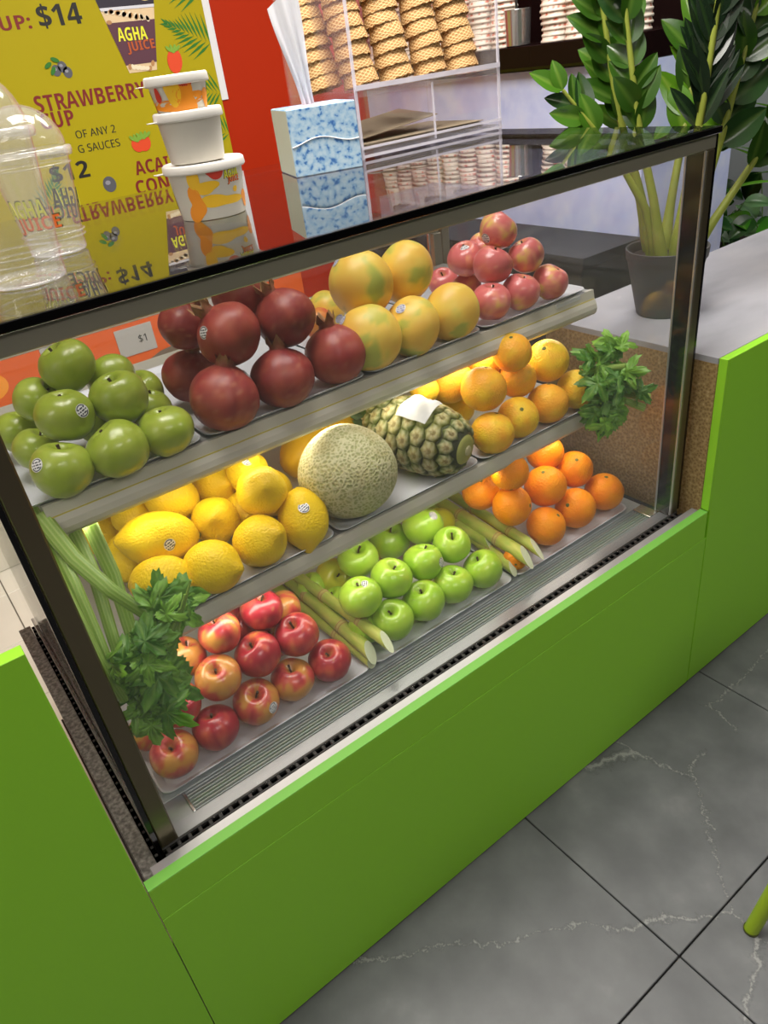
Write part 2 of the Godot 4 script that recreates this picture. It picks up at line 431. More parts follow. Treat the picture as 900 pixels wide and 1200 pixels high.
func materials() -> void:
	nz.noise_type = FastNoiseLite.TYPE_SIMPLEX_SMOOTH
	nz.frequency = 1.0
	nz.fractal_octaves = 3
	mat("green_laminate", Color8(150, 218, 50), 0.45)
	mat("green_edge", Color8(118, 186, 76), 0.45)
	var st := mat("brushed_steel", Color8(172, 167, 150), 0.42, 0.6)
	st.roughness_texture = ntex(noise(0.02, FastNoiseLite.TYPE_SIMPLEX_SMOOTH, 5, 9), [[0.0, Color(0.8, 0.8, 0.8)], [1.0, Color(1, 1, 1)]], 256)
	tri_map(st, Vector3(1, 12, 1))
	mat("bright_steel", Color8(205, 205, 205), 0.2, 0.9)
	mat("side_steel", Color8(128, 127, 124), 0.45, 0.25)
	mat("trim_steel", Color8(186, 186, 190), 0.35, 0.6)
	mat("channel_steel", Color8(150, 153, 158), 0.3, 0.6)
	mat("bronze_steel", Color8(112, 102, 82), 0.3, 0.7)
	mat("black_gasket", Color8(14, 13, 13), 0.45)
	mat("vent_grey", Color8(40, 38, 38), 0.5)
	mat("slot_black", Color8(2, 2, 2), 1.0)
	M.slot_black.metallic_specular = 0.0
	mat("black_paint", Color8(6, 6, 7), 0.12)
	mat("deck_white", Color8(160, 166, 168), 0.28)
	mat("grille_green", Color8(92, 106, 100), 0.3)
	mat("dark_inside", Color8(28, 28, 30), 0.6)
	var tray := mat("tray_plastic", Color8(212, 215, 222), 0.3)
	tray.clearcoat_enabled = true
	tray.clearcoat = 0.3
	mat("rail_plastic", Color8(206, 202, 188), 0.34)
	mat("rail_line", Color8(206, 190, 60), 0.4)
	mat("shelf_white", Color8(165, 165, 162), 0.35)
	clear("glass", Color8(225, 235, 232), 0.02, 0.0)
	clear("glass_tint", Color8(10, 12, 12), 0.36, 0.0)
	M.glass_tint.metallic_specular = 0.7
	M.glass_tint.clearcoat_enabled = true
	M.glass_tint.clearcoat = 1.0
	M.glass_tint.clearcoat_roughness = 0.0
	M.glass.metallic_specular = 0.33
	clear("acrylic", Color8(240, 236, 245), 0.05, 0.04)
	clear("clear_plastic", Color8(236, 236, 240), 0.10, 0.10)
	clear("clear_rim", Color8(240, 240, 244), 0.2, 0.08)
	clear("acrylic_edge", Color8(236, 232, 244), 0.5, 0.15)
	var led := mat("led_glow", Color.WHITE, 0.5)
	led.emission_enabled = true
	led.emission = Color8(255, 246, 226)
	led.emission_energy_multiplier = 4.0
	var lampm := mat("lamp_panel", Color.WHITE, 0.5)
	lampm.emission_enabled = true
	lampm.emission = Color8(255, 250, 242)
	lampm.emission_energy_multiplier = 3.0
	# dark stone tiles: clouds and pale veins
	var tile := mat("stone_tile", Color.WHITE, 0.42)
	tile.albedo_texture = ntex(noise(0.006, FastNoiseLite.TYPE_SIMPLEX_SMOOTH, 6, 3), [[0.0, Color8(82, 83, 86)], [0.45, Color8(94, 95, 98)], [0.75, Color8(103, 104, 107)], [1.0, Color8(120, 120, 122)]], 1024)
	tri_map(tile, Vector3(0.9, 0.9, 0.9))
	var vein := noise(0.0034, FastNoiseLite.TYPE_CELLULAR, 3, 34)
	vein.cellular_return_type = FastNoiseLite.RETURN_DISTANCE2_SUB
	vein.fractal_type = FastNoiseLite.FRACTAL_NONE
	vein.domain_warp_enabled = true
	vein.domain_warp_amplitude = 34.0
	vein.domain_warp_frequency = 0.012
	tile.detail_enabled = true
	tile.detail_uv_layer = BaseMaterial3D.DETAIL_UV_2
	tile.detail_albedo = ntex(vein, [[0.0, Color8(180, 180, 176, 90)], [0.003, Color8(150, 150, 148, 60)], [0.006, Color8(40, 40, 40, 90)], [0.011, Color8(40, 40, 40, 0)], [1.0, Color8(40, 40, 40, 0)]], 1024)
	tile.uv2_triplanar = true
	tile.uv2_world_triplanar = true
	tile.uv2_scale = Vector3(0.45, 0.45, 0.45)
	mat("dark_grout", Color8(44, 42, 40), 0.8)
	var cream := mat("cream_tile", Color8(226, 220, 206), 0.3)
	cream.albedo_texture = ntex(noise(0.01), [[0.0, Color(0.93, 0.93, 0.93)], [1.0, Color(1, 1, 1)]], 256)
	tri_map(cream, Vector3(1, 1, 1))
	mat("grey_grout", Color8(128, 122, 112), 0.8)
	var marble := mat("white_marble", Color.WHITE, 0.38)
	marble.albedo_texture = ntex(noise(0.005, FastNoiseLite.TYPE_SIMPLEX_SMOOTH, 5, 14), [[0.0, Color8(148, 148, 154)], [0.4, Color8(162, 162, 169)], [1.0, Color8(176, 175, 180)]], 512)
	tri_map(marble, Vector3(0.8, 1.0, 2.4))
	var chip := mat("particle_board", Color.WHITE, 0.85)
	chip.albedo_texture = ntex(noise(0.09, FastNoiseLite.TYPE_CELLULAR, 2, 5), [[0.0, Color8(104, 82, 46)], [0.35, Color8(148, 122, 78)], [0.7, Color8(170, 144, 98)], [1.0, Color8(198, 174, 128)]], 512)
	tri_map(chip, Vector3(3, 3, 3))
	var ledge := mat("speckled_ledge", Color.WHITE, 0.55)
	ledge.albedo_texture = ntex(noise(0.08, FastNoiseLite.TYPE_SIMPLEX_SMOOTH, 4, 6), [[0.0, Color8(58, 56, 52)], [0.5, Color8(104, 101, 96)], [1.0, Color8(148, 145, 140)]], 256)
	tri_map(ledge, Vector3(5, 5, 5))
	mat("orange_wall", Color8(164, 38, 1), 0.55)
	mat("white_paint", Color8(222, 220, 214), 0.7)
	M.orange_wall.metallic_specular = 0.3
	mat("dark_paint", Color8(40, 39, 38), 0.7)
	var steelw := mat("steel_wall", Color.WHITE, 0.5, 0.1)
	steelw.albedo_texture = ntex(noise(0.012, FastNoiseLite.TYPE_SIMPLEX_SMOOTH, 5, 8), [[0.0, Color8(182, 196, 246)], [0.5, Color8(202, 214, 254)], [1.0, Color8(222, 230, 255)]], 512)
	tri_map(steelw, Vector3(1.2, 1.2, 1.2))
	mat("shelf_dark", Color8(22, 11, 11), 0.22)
	M.shelf_dark.metallic_specular = 0.25
	mat("poster_yellow", Color8(164, 150, 16), 0.6)
	M.poster_yellow.metallic_specular = 0.3
	mat("paper_white", Color8(214, 214, 216), 0.6)
	mat("ink_maroon", Color8(116, 20, 16), 0.6)
	mat("ink_black", Color8(22, 18, 16), 0.6)
	mat("ink_lime", Color8(226, 226, 50), 0.5)
	mat("ink_edge", Color8(62, 58, 26), 0.6)
	mat("ink_orange", Color8(240, 112, 40), 0.5)
	mat("ink_green", Color8(40, 110, 30), 0.5)
	mat("ink_brown", Color8(178, 82, 34), 0.5)
	vmat("print", 0.5)
	vmat("skin_gloss", 0.3)
	M.skin_gloss.clearcoat_enabled = true
	M.skin_gloss.clearcoat = 0.35
	M.skin_gloss.clearcoat_roughness = 0.18
	vmat("skin_satin", 0.42)
	vmat("skin_dull", 0.6)
	var pith := noise(0.11, FastNoiseLite.TYPE_CELLULAR, 1, 2)
	var peel := vmat("skin_citrus", 0.4)
	peel.metallic_specular = 0.35
	peel.heightmap_enabled = true
	peel.heightmap_texture = ntex(pith, [[0.0, Color.BLACK], [0.5, Color.WHITE], [1.0, Color.WHITE]], 256)
	peel.heightmap_scale = 0.085
	tri_map(peel, Vector3(9, 9, 9), false)
	mat("stem_brown", Color8(70, 52, 30), 0.8)
	mat("stem_green", Color8(96, 104, 40), 0.7)
	var stick := mat("sticker_print", Color.WHITE, 0.4)
	stick.albedo_texture = ImageTexture.create_from_image(sticker_image(Color8(40, 44, 60)))
	var stick2 := mat("sticker_blue", Color.WHITE, 0.4)
	stick2.albedo_texture = ImageTexture.create_from_image(sticker_image(Color8(30, 60, 150)))
	vmat("leaf_celery", 0.42)
	M.leaf_celery.backlight_enabled = true
	M.leaf_celery.backlight = Color(0.4, 0.5, 0.2)
	vmat("leaf_gloss", 0.26)
	vmat("plant_stem", 0.5)
	vmat("cane_skin", 0.4)
	vmat("paper_cup", 0.5)
	mat("pot_grey", Color8(66, 64, 66), 0.55)
	mat("soil", Color8(40, 30, 24), 0.95)
	mat("tissue_paper", Color8(214, 214, 220), 0.8)
	M.tissue_paper.backlight_enabled = true
	M.tissue_paper.backlight = Color(0.3, 0.3, 0.3)
	var tb := mat("tissue_print", Color.WHITE, 0.5)
	tb.albedo_texture = ntex(noise(0.022, FastNoiseLite.TYPE_SIMPLEX_SMOOTH, 5, 31), [[0.0, Color8(36, 84, 148)], [0.22, Color8(62, 112, 172)], [0.34, Color8(130, 166, 200)], [0.55, Color8(156, 184, 206)], [0.8, Color8(172, 194, 210)], [1.0, Color8(134, 168, 200)]], 512)
	tri_map(tb, Vector3(5.5, 5.5, 5.5), false)
	var waf := mat("waffle", Color.WHITE, 0.7)
	var img := waffle_image()
	waf.albedo_texture = ImageTexture.create_from_image(img[0])
	waf.heightmap_enabled = true
	waf.heightmap_texture = ImageTexture.create_from_image(img[1])
	waf.heightmap_scale = 0.08
	waf.uv1_scale = Vector3(9, 9, 1)
	mat("brown_paper", Color8(128, 114, 94), 0.75)
	mat("stool_paint", Color8(150, 176, 30), 0.4)
	mat("yellow_paint", Color8(236, 150, 20), 0.5)


func sticker_image(ink: Color) -> Image:
	var im := Image.create(64, 64, false, Image.FORMAT_RGB8)
	im.fill(Color8(236, 236, 238))
	for y in 64:
		for x in 64:
			var d := Vector2(x - 31.5, y - 31.5).length() / 32.0
			var row := y / 6
			var mark := row % 2 == 1 and y > 16 and y < 50 and (x / 4 * 7 + row * 13) % 11 < 8 and d < 0.8
			if d > 0.72 and d < 0.86 and (y < 20 or y > 44): mark = true
			if mark: im.set_pixel(x, y, ink)
	return im


func waffle_image() -> Array:
	var a := Image.create(64, 64, false, Image.FORMAT_RGB8)
	var h := Image.create(64, 64, false, Image.FORMAT_RGB8)
	for y in 64:
		for x in 64:
			var p := absf(fposmod((x + y) / 32.0, 1.0) - 0.5) * 2.0
			var q := absf(fposmod((x - y) / 32.0, 1.0) - 0.5) * 2.0
			var e := smoothstep(0.62, 0.9, maxf(p, q))
			a.set_pixel(x, y, Color8(172, 124, 70).lerp(Color8(226, 190, 134), e))
			h.set_pixel(x, y, Color(e, e, e))
	return [a, h]


func text_mesh(s: String, size: float, depth := 0.0012, bold := true) -> TextMesh:   # size: cap height in metres
	var f := SystemFont.new()
	f.font_names = PackedStringArray(["Droid Sans"])
	f.font_weight = 700 if bold else 400
	var t := TextMesh.new()
	t.font = f
	t.text = s
	t.font_size = 64
	t.pixel_size = size / 46.0
	t.depth = depth
	t.curve_step = 1.0
	return t


func letters(called: String, s: String, mt: Material, parent: Node3D, at: Vector3, width: float, height: float, bold := true, turn := 0.0) -> void:   # at: lower left corner of the lettering
	var t := text_mesh(s, height, 0.0012, bold)
	var bb := t.get_aabb()
	var b := Basis(Vector3.BACK, turn) * Basis.from_scale(Vector3(width / bb.size.x, height / bb.size.y, 1))
	obj(called, t, mt, parent, Transform3D(b, at - b * Vector3(bb.position.x, bb.position.y, 0)))


func bent_letters(called: String, s: String, size: float, mt: Material, parent: Node3D, r: float, y: float, facing: float, width: float, lean := 0.0, edge := true) -> void:
	# lettering wrapped round a cup of radius r, its middle at the angle facing (0 = +z, turning towards +x)
	var t := text_mesh(s, size)
	var a := t.get_mesh_arrays()
	var vs: PackedVector3Array = a[Mesh.ARRAY_VERTEX]
	var ns: PackedVector3Array = a[Mesh.ARRAY_NORMAL]
	var bb := t.get_aabb()
	var k := width / bb.size.x
	for i in vs.size():
		var p := vs[i] - bb.get_center()
		var ang := facing + p.x * k / r
		var yy := p.y / bb.size.y * size
		var rr := r + 0.0006 + p.z * 0.5 + yy * lean
		vs[i] = Vector3(sin(ang) * rr, y + yy, cos(ang) * rr)
		ns[i] = Vector3(sin(ang) * ns[i].z + cos(ang) * ns[i].x, ns[i].y, cos(ang) * ns[i].z - sin(ang) * ns[i].x).normalized()
	a[Mesh.ARRAY_VERTEX] = vs
	a[Mesh.ARRAY_NORMAL] = ns
	var m := ArrayMesh.new()
	m.add_surface_from_arrays(Mesh.PRIMITIVE_TRIANGLES, a)
	obj(called, m, mt, parent)
	if edge: bent_letters("lettering_edge", s, size * 1.13, M.ink_edge, parent, r - 0.0006, y, facing, width * 1.05, lean, false)


func wrap_patch(mb: MB, outline: Array, r0: float, slope: float, facing: float, y: float, col: Color, lift := 0.0005) -> void:
	# a printed blob on a conical wall: outline in metres round its own middle; r = r0 + slope * height
	var rows := []
	for ring in [0.0, 0.35, 0.7, 1.0]:
		var row := PackedVector3Array()
		for p in outline:
			var yy: float = y + p.y * ring
			var r := r0 + slope * yy + lift
			var ang: float = facing + p.x * ring / r
			row.append(Vector3(sin(ang) * r, yy, cos(ang) * r))
		rows.append(row)
	var cols := []
	for row in rows:
		var cc := PackedColorArray()
		cc.resize(row.size())
		cc.fill(col)
		cols.append(cc)
	mb.grid(rows, true, cols, -1.0)


func blob(w: float, h: float, sd: int, n := 28, bump := 0.3) -> Array:
	var out := []
	for i in n:
		var a := TAU * i / n
		var k := 1.0 + bump * (0.6 * sin(2.0 * a + sd * 1.7) + 0.45 * sin(3.0 * a + sd * 2.9))
		out.append(Vector2(cos(a) * w * k, sin(a) * h * k))
	return out


# ---------------------------------------------------------------- fruit

func skin(kind: String, d: Vector3, s: float, sd: int) -> Color:   # colour of the skin in direction d (stem at +y); s = distance from the axis, 0 .. 1
	var o := Vector3(sd * 5.3, sd * 2.1, sd * 7.7)
	var soft := nz.get_noise_3dv(d * 1.1 + o)
	var fine := nz.get_noise_3dv(d * 6.0 + o)
	var ang := atan2(d.z, d.x)
	var streak := nz.get_noise_3dv(Vector3(cos(ang) * 5.0, d.y * 0.7, sin(ang) * 5.0) + o)
	var c := Color.WHITE
	match kind:
		"granny":
			c = lin(154, 174, 52).lerp(lin(172, 186, 76), clampf(0.5 + soft, 0, 1)).lerp(lin(130, 154, 40), clampf(0.35 + fine * 0.5, 0, 1) * 0.5)
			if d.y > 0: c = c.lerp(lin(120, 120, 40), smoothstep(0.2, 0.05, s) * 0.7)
		"green":
			c = lin(162, 208, 56).lerp(lin(184, 216, 78), clampf(0.5 + soft, 0, 1)).lerp(lin(138, 190, 42), clampf(0.35 + fine * 0.5, 0, 1) * 0.5)
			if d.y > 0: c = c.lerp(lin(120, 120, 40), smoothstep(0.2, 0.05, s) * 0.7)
		"yellow_apple":
			c = lin(208, 200, 52).lerp(lin(190, 196, 60), clampf(0.5 + soft, 0, 1))
		"red":
			var side := nz.get_noise_3dv(Vector3(d.x, d.y * 0.5, d.z) * 0.9 + o) + 0.42 * sin(sd * 1.9) + 0.05
			var k := clampf(0.5 + side * 1.3 + streak * 0.5, 0, 1)
			c = lin(208, 146, 70).lerp(lin(202, 84, 72), smoothstep(0.0, 0.45, k)).lerp(lin(168, 46, 56), smoothstep(0.5, 1.0, k))
			c = c.lerp(lin(214, 170, 90), clampf(fine * 1.6 - 0.75, 0, 0.4))
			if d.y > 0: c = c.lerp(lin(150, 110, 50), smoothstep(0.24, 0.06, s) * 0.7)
		"pink":
			var side2 := nz.get_noise_3dv(d * 0.9 + o) + 0.25 * sin(sd * 2.3) + 0.35
			var k2 := clampf(0.5 + side2 * 1.1 + streak * 0.5 + d.y * 0.2, 0, 1)
			c = lin(240, 204, 110).lerp(lin(236, 152, 128), smoothstep(0.15, 0.6, k2)).lerp(lin(216, 114, 112), smoothstep(0.55, 1.0, k2))
			c = c.lerp(lin(230, 190, 140), clampf(fine * 1.6 - 0.7, 0, 0.35))
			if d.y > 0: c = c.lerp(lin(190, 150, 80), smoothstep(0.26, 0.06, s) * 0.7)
		"pomegranate":
			c = lin(152, 56, 52).lerp(lin(172, 82, 64), clampf(0.45 + soft * 1.1, 0, 1)).lerp(lin(114, 34, 42), clampf(0.3 + streak * 0.7 + 0.3 * sin(sd * 1.7), 0, 1) * 0.7)
			c = c.lerp(lin(188, 122, 92), clampf(fine * 2.0 - 0.55, 0, 0.5))
		"mango":
			var k3 := clampf(0.5 + nz.get_noise_3dv(d * 0.75 + o) * 1.5, 0, 1)
			c = lin(240, 212, 92).lerp(lin(240, 192, 80), k3).lerp(lin(180, 190, 84), smoothstep(0.25, 0.0, k3 + d.y * 0.15) * 0.9)
			if fine > 0.62: c = c.lerp(lin(120, 90, 40), 0.35)
		"mango_blush":
			c = lin(206, 96, 60).lerp(lin(220, 150, 60), clampf(0.5 + soft, 0, 1))
		"lemon":
			c = lin(246, 210, 34).lerp(lin(238, 200, 26), clampf(0.5 + soft, 0, 1)).lerp(lin(206, 164, 30), smoothstep(0.8, 1.0, absf(d.y)) * 0.4)
		"grapefruit":
			var k4 := clampf(0.5 + soft * 0.9 + 0.45 * sin(sd * 2.7), 0, 1)
			c = lin(246, 208, 56).lerp(lin(246, 172, 50), k4)
			c = c.lerp(lin(206, 170, 40), clampf(fine - 0.2, 0, 0.5))
		"orange":
			c = lin(252, 158, 22).lerp(lin(248, 140, 14), clampf(0.5 + soft, 0, 1))
			if fine > 0.7: c = c.lerp(lin(190, 96, 20), 0.4)
	return c


func fruit_point(kind: String, th: float, ph: float, sd: int, stretch: float) -> Vector3:   # unit fruit, stem at +y
	var s := sin(th)
	var y := cos(th)
	var w := 1.0
	match kind:
		"granny", "green", "red", "pink", "yellow_apple":
			w = s * (1.0 + 0.07 * y) * (1.0 + 0.018 * cos(5.0 * ph + sd) * clampf(0.4 - y, 0, 1))
			y = 0.93 * y * (1.0 + 0.06 * cos(ph + sd)) - 0.42 * exp(-pow(w / 0.26, 2.0)) * (1.0 if th < PI / 2 else 0.0) + 0.24 * exp(-pow(w / 0.24, 2.0)) * (0.0 if th < PI / 2 else 1.0)
			s = w
		"pomegranate":
			s *= 1.0 + 0.03 * cos(6.0 * ph + sd)
			y = 0.93 * y + 0.10 * exp(-pow(s / 0.22, 2.0)) * (1.0 if th < PI / 2 else -0.3)
		"mango", "mango_blush":
			s *= 1.0 + 0.05 * cos(ph * 2.0 + sd)
			y = 1.06 * y - 0.05 * exp(-pow(s / 0.2, 2.0)) * (1.0 if th < PI / 2 else 0.0)
		"lemon":
			s *= 1.0 + 0.02 * cos(5.0 * ph + sd)
			var tip := exp(-pow(s / 0.27, 2.0))
			y = y * stretch + tip * (0.2 if th < PI / 2 else -0.06)
		"grapefruit", "orange":
			y = 0.95 * y - 0.04 * exp(-pow(s / 0.16, 2.0)) * (1.0 if th < PI / 2 else 0.0)
	var wob := 1.0 + 0.025 * nz.get_noise_3d(cos(ph) * s + sd * 3.0, y, sin(ph) * s)
	return Vector3(s * cos(ph), y, s * sin(ph)) * wob


func basis_up(axis: Vector3, spin: float) -> Basis:
	var y := axis.normalized()
	var x := y.cross(Vector3(0.31, 0.2, 0.93)).normalized()
	return Basis(x, y, x.cross(y)) * Basis(Vector3.UP, spin)


func fruit(called: String, row: Array, kind: String, category: String, group: String, mt: Material, sd: int, stretch := 1.0) -> Node3D:
	var b := basis_up(Vector3(row[4], row[5], row[6]), sd * 1.3)
	var r: float = row[3]
	var root := thing(called, row[10], category, Vector3(row[0], row[1], row[2]), group, b)
	var rows := []
	var cols := []
	var rings := 26
	var seg := 36
	var surf := PackedVector3Array()
	for i in rings + 1:
		var th := PI * i / rings
		if kind.contains("apple") or kind in ["granny", "green", "red", "pink"]:
			th = PI * (float(i) / rings - 0.055 * sin(TAU * i / rings))   # more rings near the stem
		var line := PackedVector3Array()
		var cc := PackedColorArray()
		for j in seg:
			var ph := TAU * j / seg
			var p := fruit_point(kind, th, ph, sd, stretch)
			line.append(p * r)
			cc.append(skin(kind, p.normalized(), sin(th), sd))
		rows.append(line)
		cols.append(cc)
		surf.append_array(line)
	obj("skin", MB.new().grid(rows, true, cols).mesh(), mt, root)
	var top: Vector3 = rows[0][0]
	var apple := kind in ["granny", "green", "red", "pink", "yellow_apple"]
	if apple:
		var path := [top - Vector3(0, r * 0.05, 0), top + Vector3(r * 0.03, r * 0.14, 0), top + Vector3(r * 0.09, r * 0.32, r * 0.03)]
		obj("stem", MB.new().tube(path, [r * 0.05, r * 0.04, r * 0.06], 7).mesh(), M.stem_brown, root)
	elif kind in ["orange", "grapefruit"]:
		var star := []
		for j in 5: star.append(Vector2(r * (0.09 - 0.015 * j), r * 0.012 * j))
		obj("stem_button", MB.new().lathe([Vector2(r * 0.1, -r * 0.03), Vector2(r * 0.095, r * 0.012), Vector2(r * 0.05, r * 0.03), Vector2(0.0001, r * 0.02)], 10, Transform3D(Basis(), top)).mesh(), M.stem_green, root)
	elif kind == "lemon" and sd % 3 != 1:
		var bot: Vector3 = rows[rings][0]
		obj("stem_button", MB.new().lathe([Vector2(r * 0.12, r * 0.05), Vector2(r * 0.1, -r * 0.02), Vector2(r * 0.04, -r * 0.035), Vector2(0.0001, -r * 0.02)], 10, Transform3D(Basis(), bot)).mesh(), M.stem_green, root)
	elif kind == "pomegranate":
		# the crown: a short collar that opens into ragged sepals
		var mb := MB.new()
		var cr := []
		var cc2 := []
		var steps := 36
		for i in 7:
			var line := PackedVector3Array()
			var cc := PackedColorArray()
			for j in steps:
				var a := TAU * j / steps
				var tooth := absf(fposmod(a / TAU * 6.0, 1.0) - 0.5) * 2.0
				var f := i / 6.0
				var hh := r * (-0.12 + f * (0.2 + 0.3 * tooth))
				var rr := r * (0.27 - 0.1 * f + 0.17 * f * f)
				line.append(top + Vector3(cos(a) * rr, hh, sin(a) * rr))
				cc.append(lin(140, 60, 46).lerp(lin(176, 140, 92), f))
			cr.append(line)
			cc2.append(cc)
		mb.grid(cr, true, cc2)
		obj("crown", mb.mesh(), M.skin_dull, root)
	var sdir := Vector3(row[7], row[8], row[9])
	if sdir.length() > 0.3:
		put_sticker(root, b.inverse() * sdir.normalized(), surf, r, Vector2(0.0095, 0.0095), M.sticker_blue if kind.begins_with("mango") else M.sticker_print, b.inverse() * Vector3(-0.25, 0.95, -0.1))
	return root


func put_sticker(root: Node3D, d: Vector3, surf: PackedVector3Array, r: float, size: Vector2, mt: Material, up: Vector3) -> void:
	var best := -9.0
	var at := Vector3.ZERO
	for p in surf:
		var k := p.normalized().dot(d)
		if k > best:
			best = k
			at = p
	var n := (at.normalized() + d * 0.3).normalized()
	at = d * at.length()
	var x := up.cross(n).normalized()
	var y := n.cross(x).normalized()
	var rows := []
	for ring in [0.0, 0.5, 1.0]:
		var line := PackedVector3Array()
		for j in 20:
			var a := TAU * j / 20
			var q = Vector2(cos(a) * size.x, sin(a) * size.y) * ring
			line.append(at + x * q.x + y * q.y + n * (0.0009 - q.length_squared() / (2.0 * r) * 0.85))
		rows.append(line)
	var mb := MB.new().grid(rows, true, [], -1.0)
	# planar print coordinates
	for i in mb.v.size():
		var w := mb.v[i] - at
		mb.t[i] = Vector2(0.5 + w.dot(x) / size.x * 0.48, 0.5 - w.dot(y) / size.y * 0.48)
	obj("sticker", mb.mesh(), mt, root)


func tray(x0: float, x1: float, z0: float, z1: float, y: float, label: String) -> void:   # a shallow moulded tray with a flared rim
	var root := thing("tray", label, "tray", Vector3((x0 + x1) / 2, y, (z0 + z1) / 2), "white display trays")
	var hx := (x1 - x0) / 2
	var hz := absf(z1 - z0) / 2
	var rows := []
	for e in [[0.0, 0.001, 0.03], [-0.016, 0.001, 0.03], [-0.012, 0.002, 0.026], [-0.004, 0.009, 0.02], [0.0, 0.0105, 0.018], [0.0005, 0.009, 0.018], [-0.004, 0.006, 0.02], [-0.013, 0.0, 0.026], [-0.013, 0.0, 0.026]]:
		var line := PackedVector3Array()
		for q in 4:
			for i in 6:
				var a := PI / 2 * (q + i / 5.0)
				var rad: float = e[2]
				var cx: float = (hx + e[0] - rad) * [1, -1, -1, 1][q]
				var cz: float = (hz + e[0] - rad) * [1, 1, -1, -1][q]
				line.append(Vector3(cx + cos(a) * rad, e[1], cz + sin(a) * rad) if rows.size() > 0 and rows.size() < 8 else Vector3(0, e[1], 0))
		rows.append(line)
	obj("moulded_tray", MB.new().grid(rows, true, [], 1.0).mesh(), M.tray_plastic, root)


# ---------------------------------------------------------------- the place

func _ready() -> void:
	rng.seed = 7
	var cam := Camera3D.new()
	cam.name = "camera"
	cam.fov = 69.7815
	cam.near = 0.02
	cam.transform = Transform3D(Basis(Vector3(0.7924, -0.1208, 0.5979), Vector3(0.4011, 0.8416, -0.3616), Vector3(-0.4596, 0.5264, 0.7154)).orthonormalized(), Vector3(0, 1.4463, 0.7216))
	add_child(cam)
	cam.current = true
	var we := WorldEnvironment.new()
	we.name = "world_environment"
	var env := Environment.new()
	env.background_mode = Environment.BG_COLOR
	env.background_color = Color(0.02, 0.02, 0.02)
	env.tonemap_mode = Environment.TONE_MAPPER_LINEAR
	env.tonemap_exposure = 1.0
	env.sdfgi_enabled = true
	env.ssao_enabled = true
	env.ssil_enabled = true
	we.environment = env
	add_child(we)
	materials()
	# ceiling panels: place, energy
	for e in [[Vector3(0.55, 2.69, -0.24), 6.5, "ceiling light panel right above the glass case"], [Vector3(1.9, 2.69, -0.75), 2.4, "ceiling light panel above the steel partition and cup shelf"], [Vector3(0.2, 2.69, 1.9), 1.25, "ceiling light panel over the customer floor, behind the camera"], [Vector3(2.9, 2.69, 1.7), 1.7, "ceiling light panel over the customer floor at the far right"], [Vector3(-1.7, 2.69, 0.6), 0.9, "ceiling light panel at the left end of the room"]]:
		ceiling_lamp(e[0], e[1], e[2])
	room()
	counters()
	display_case()
	on_the_top()
	back_shelf()
	for e in [[0.055, 0.335, 0, 0.985, "white tray under the green apples on the upper shelf"], [0.342, 0.638, 0, 0.985, "white tray under the pomegranates on the upper shelf"], [0.645, 0.905, 0, 0.985, "white tray under the mangoes on the upper shelf"], [0.912, 1.195, 0, 0.985, "white tray under the pink apples, right end of the upper shelf"]]:
		tray(e[0], e[1], -0.262, -0.64, e[3], e[4])
	for e in [[0.155, 0.49, "white tray under the lemons on the middle shelf"], [0.497, 0.82, "white tray under the netted melon and pineapple on the middle shelf"], [0.827, 1.155, "white tray under the grapefruits on the middle shelf"]]:
		tray(e[0], e[1], -0.194, -0.64, 0.766, e[2])
	for e in [[0.075, 0.478, "white tray under the red apples on the case floor"], [0.485, 0.835, "white tray under the small green apples on the case floor"], [0.842, 1.196, "white tray under the oranges on the case floor"]]:
		tray(e[0], e[1], -0.130, -0.62, 0.514, e[2])
	fruits()
	canes()
	celery()
	plants()
	stool()


func ceiling_lamp(at: Vector3, energy: float, label: String) -> void:
	var root := thing("ceiling_lamp", label, "ceiling lamp", at, "ceiling light panels")
	bx("frame", Vector3(-0.62, -0.02, -0.32), Vector3(0.62, 0.01, 0.32), M.white_paint, root)
	bx("glowing_panel", Vector3(-0.6, -0.024, -0.3), Vector3(0.6, -0.0205, 0.3), M.lamp_panel, root, 0.0)
	var l := AreaLight3D.new()
	l.name = numbered("ceiling_lamp_light")
	l.area_size = Vector2(1.2, 0.6)
	l.light_energy = energy
	l.light_color = Color8(255, 250, 242)
	l.shadow_enabled = true
	l.rotation_degrees.x = -90
	l.position = at + Vector3(0, -0.03, 0)
	l.area_range = 12.0
	add_child(l)


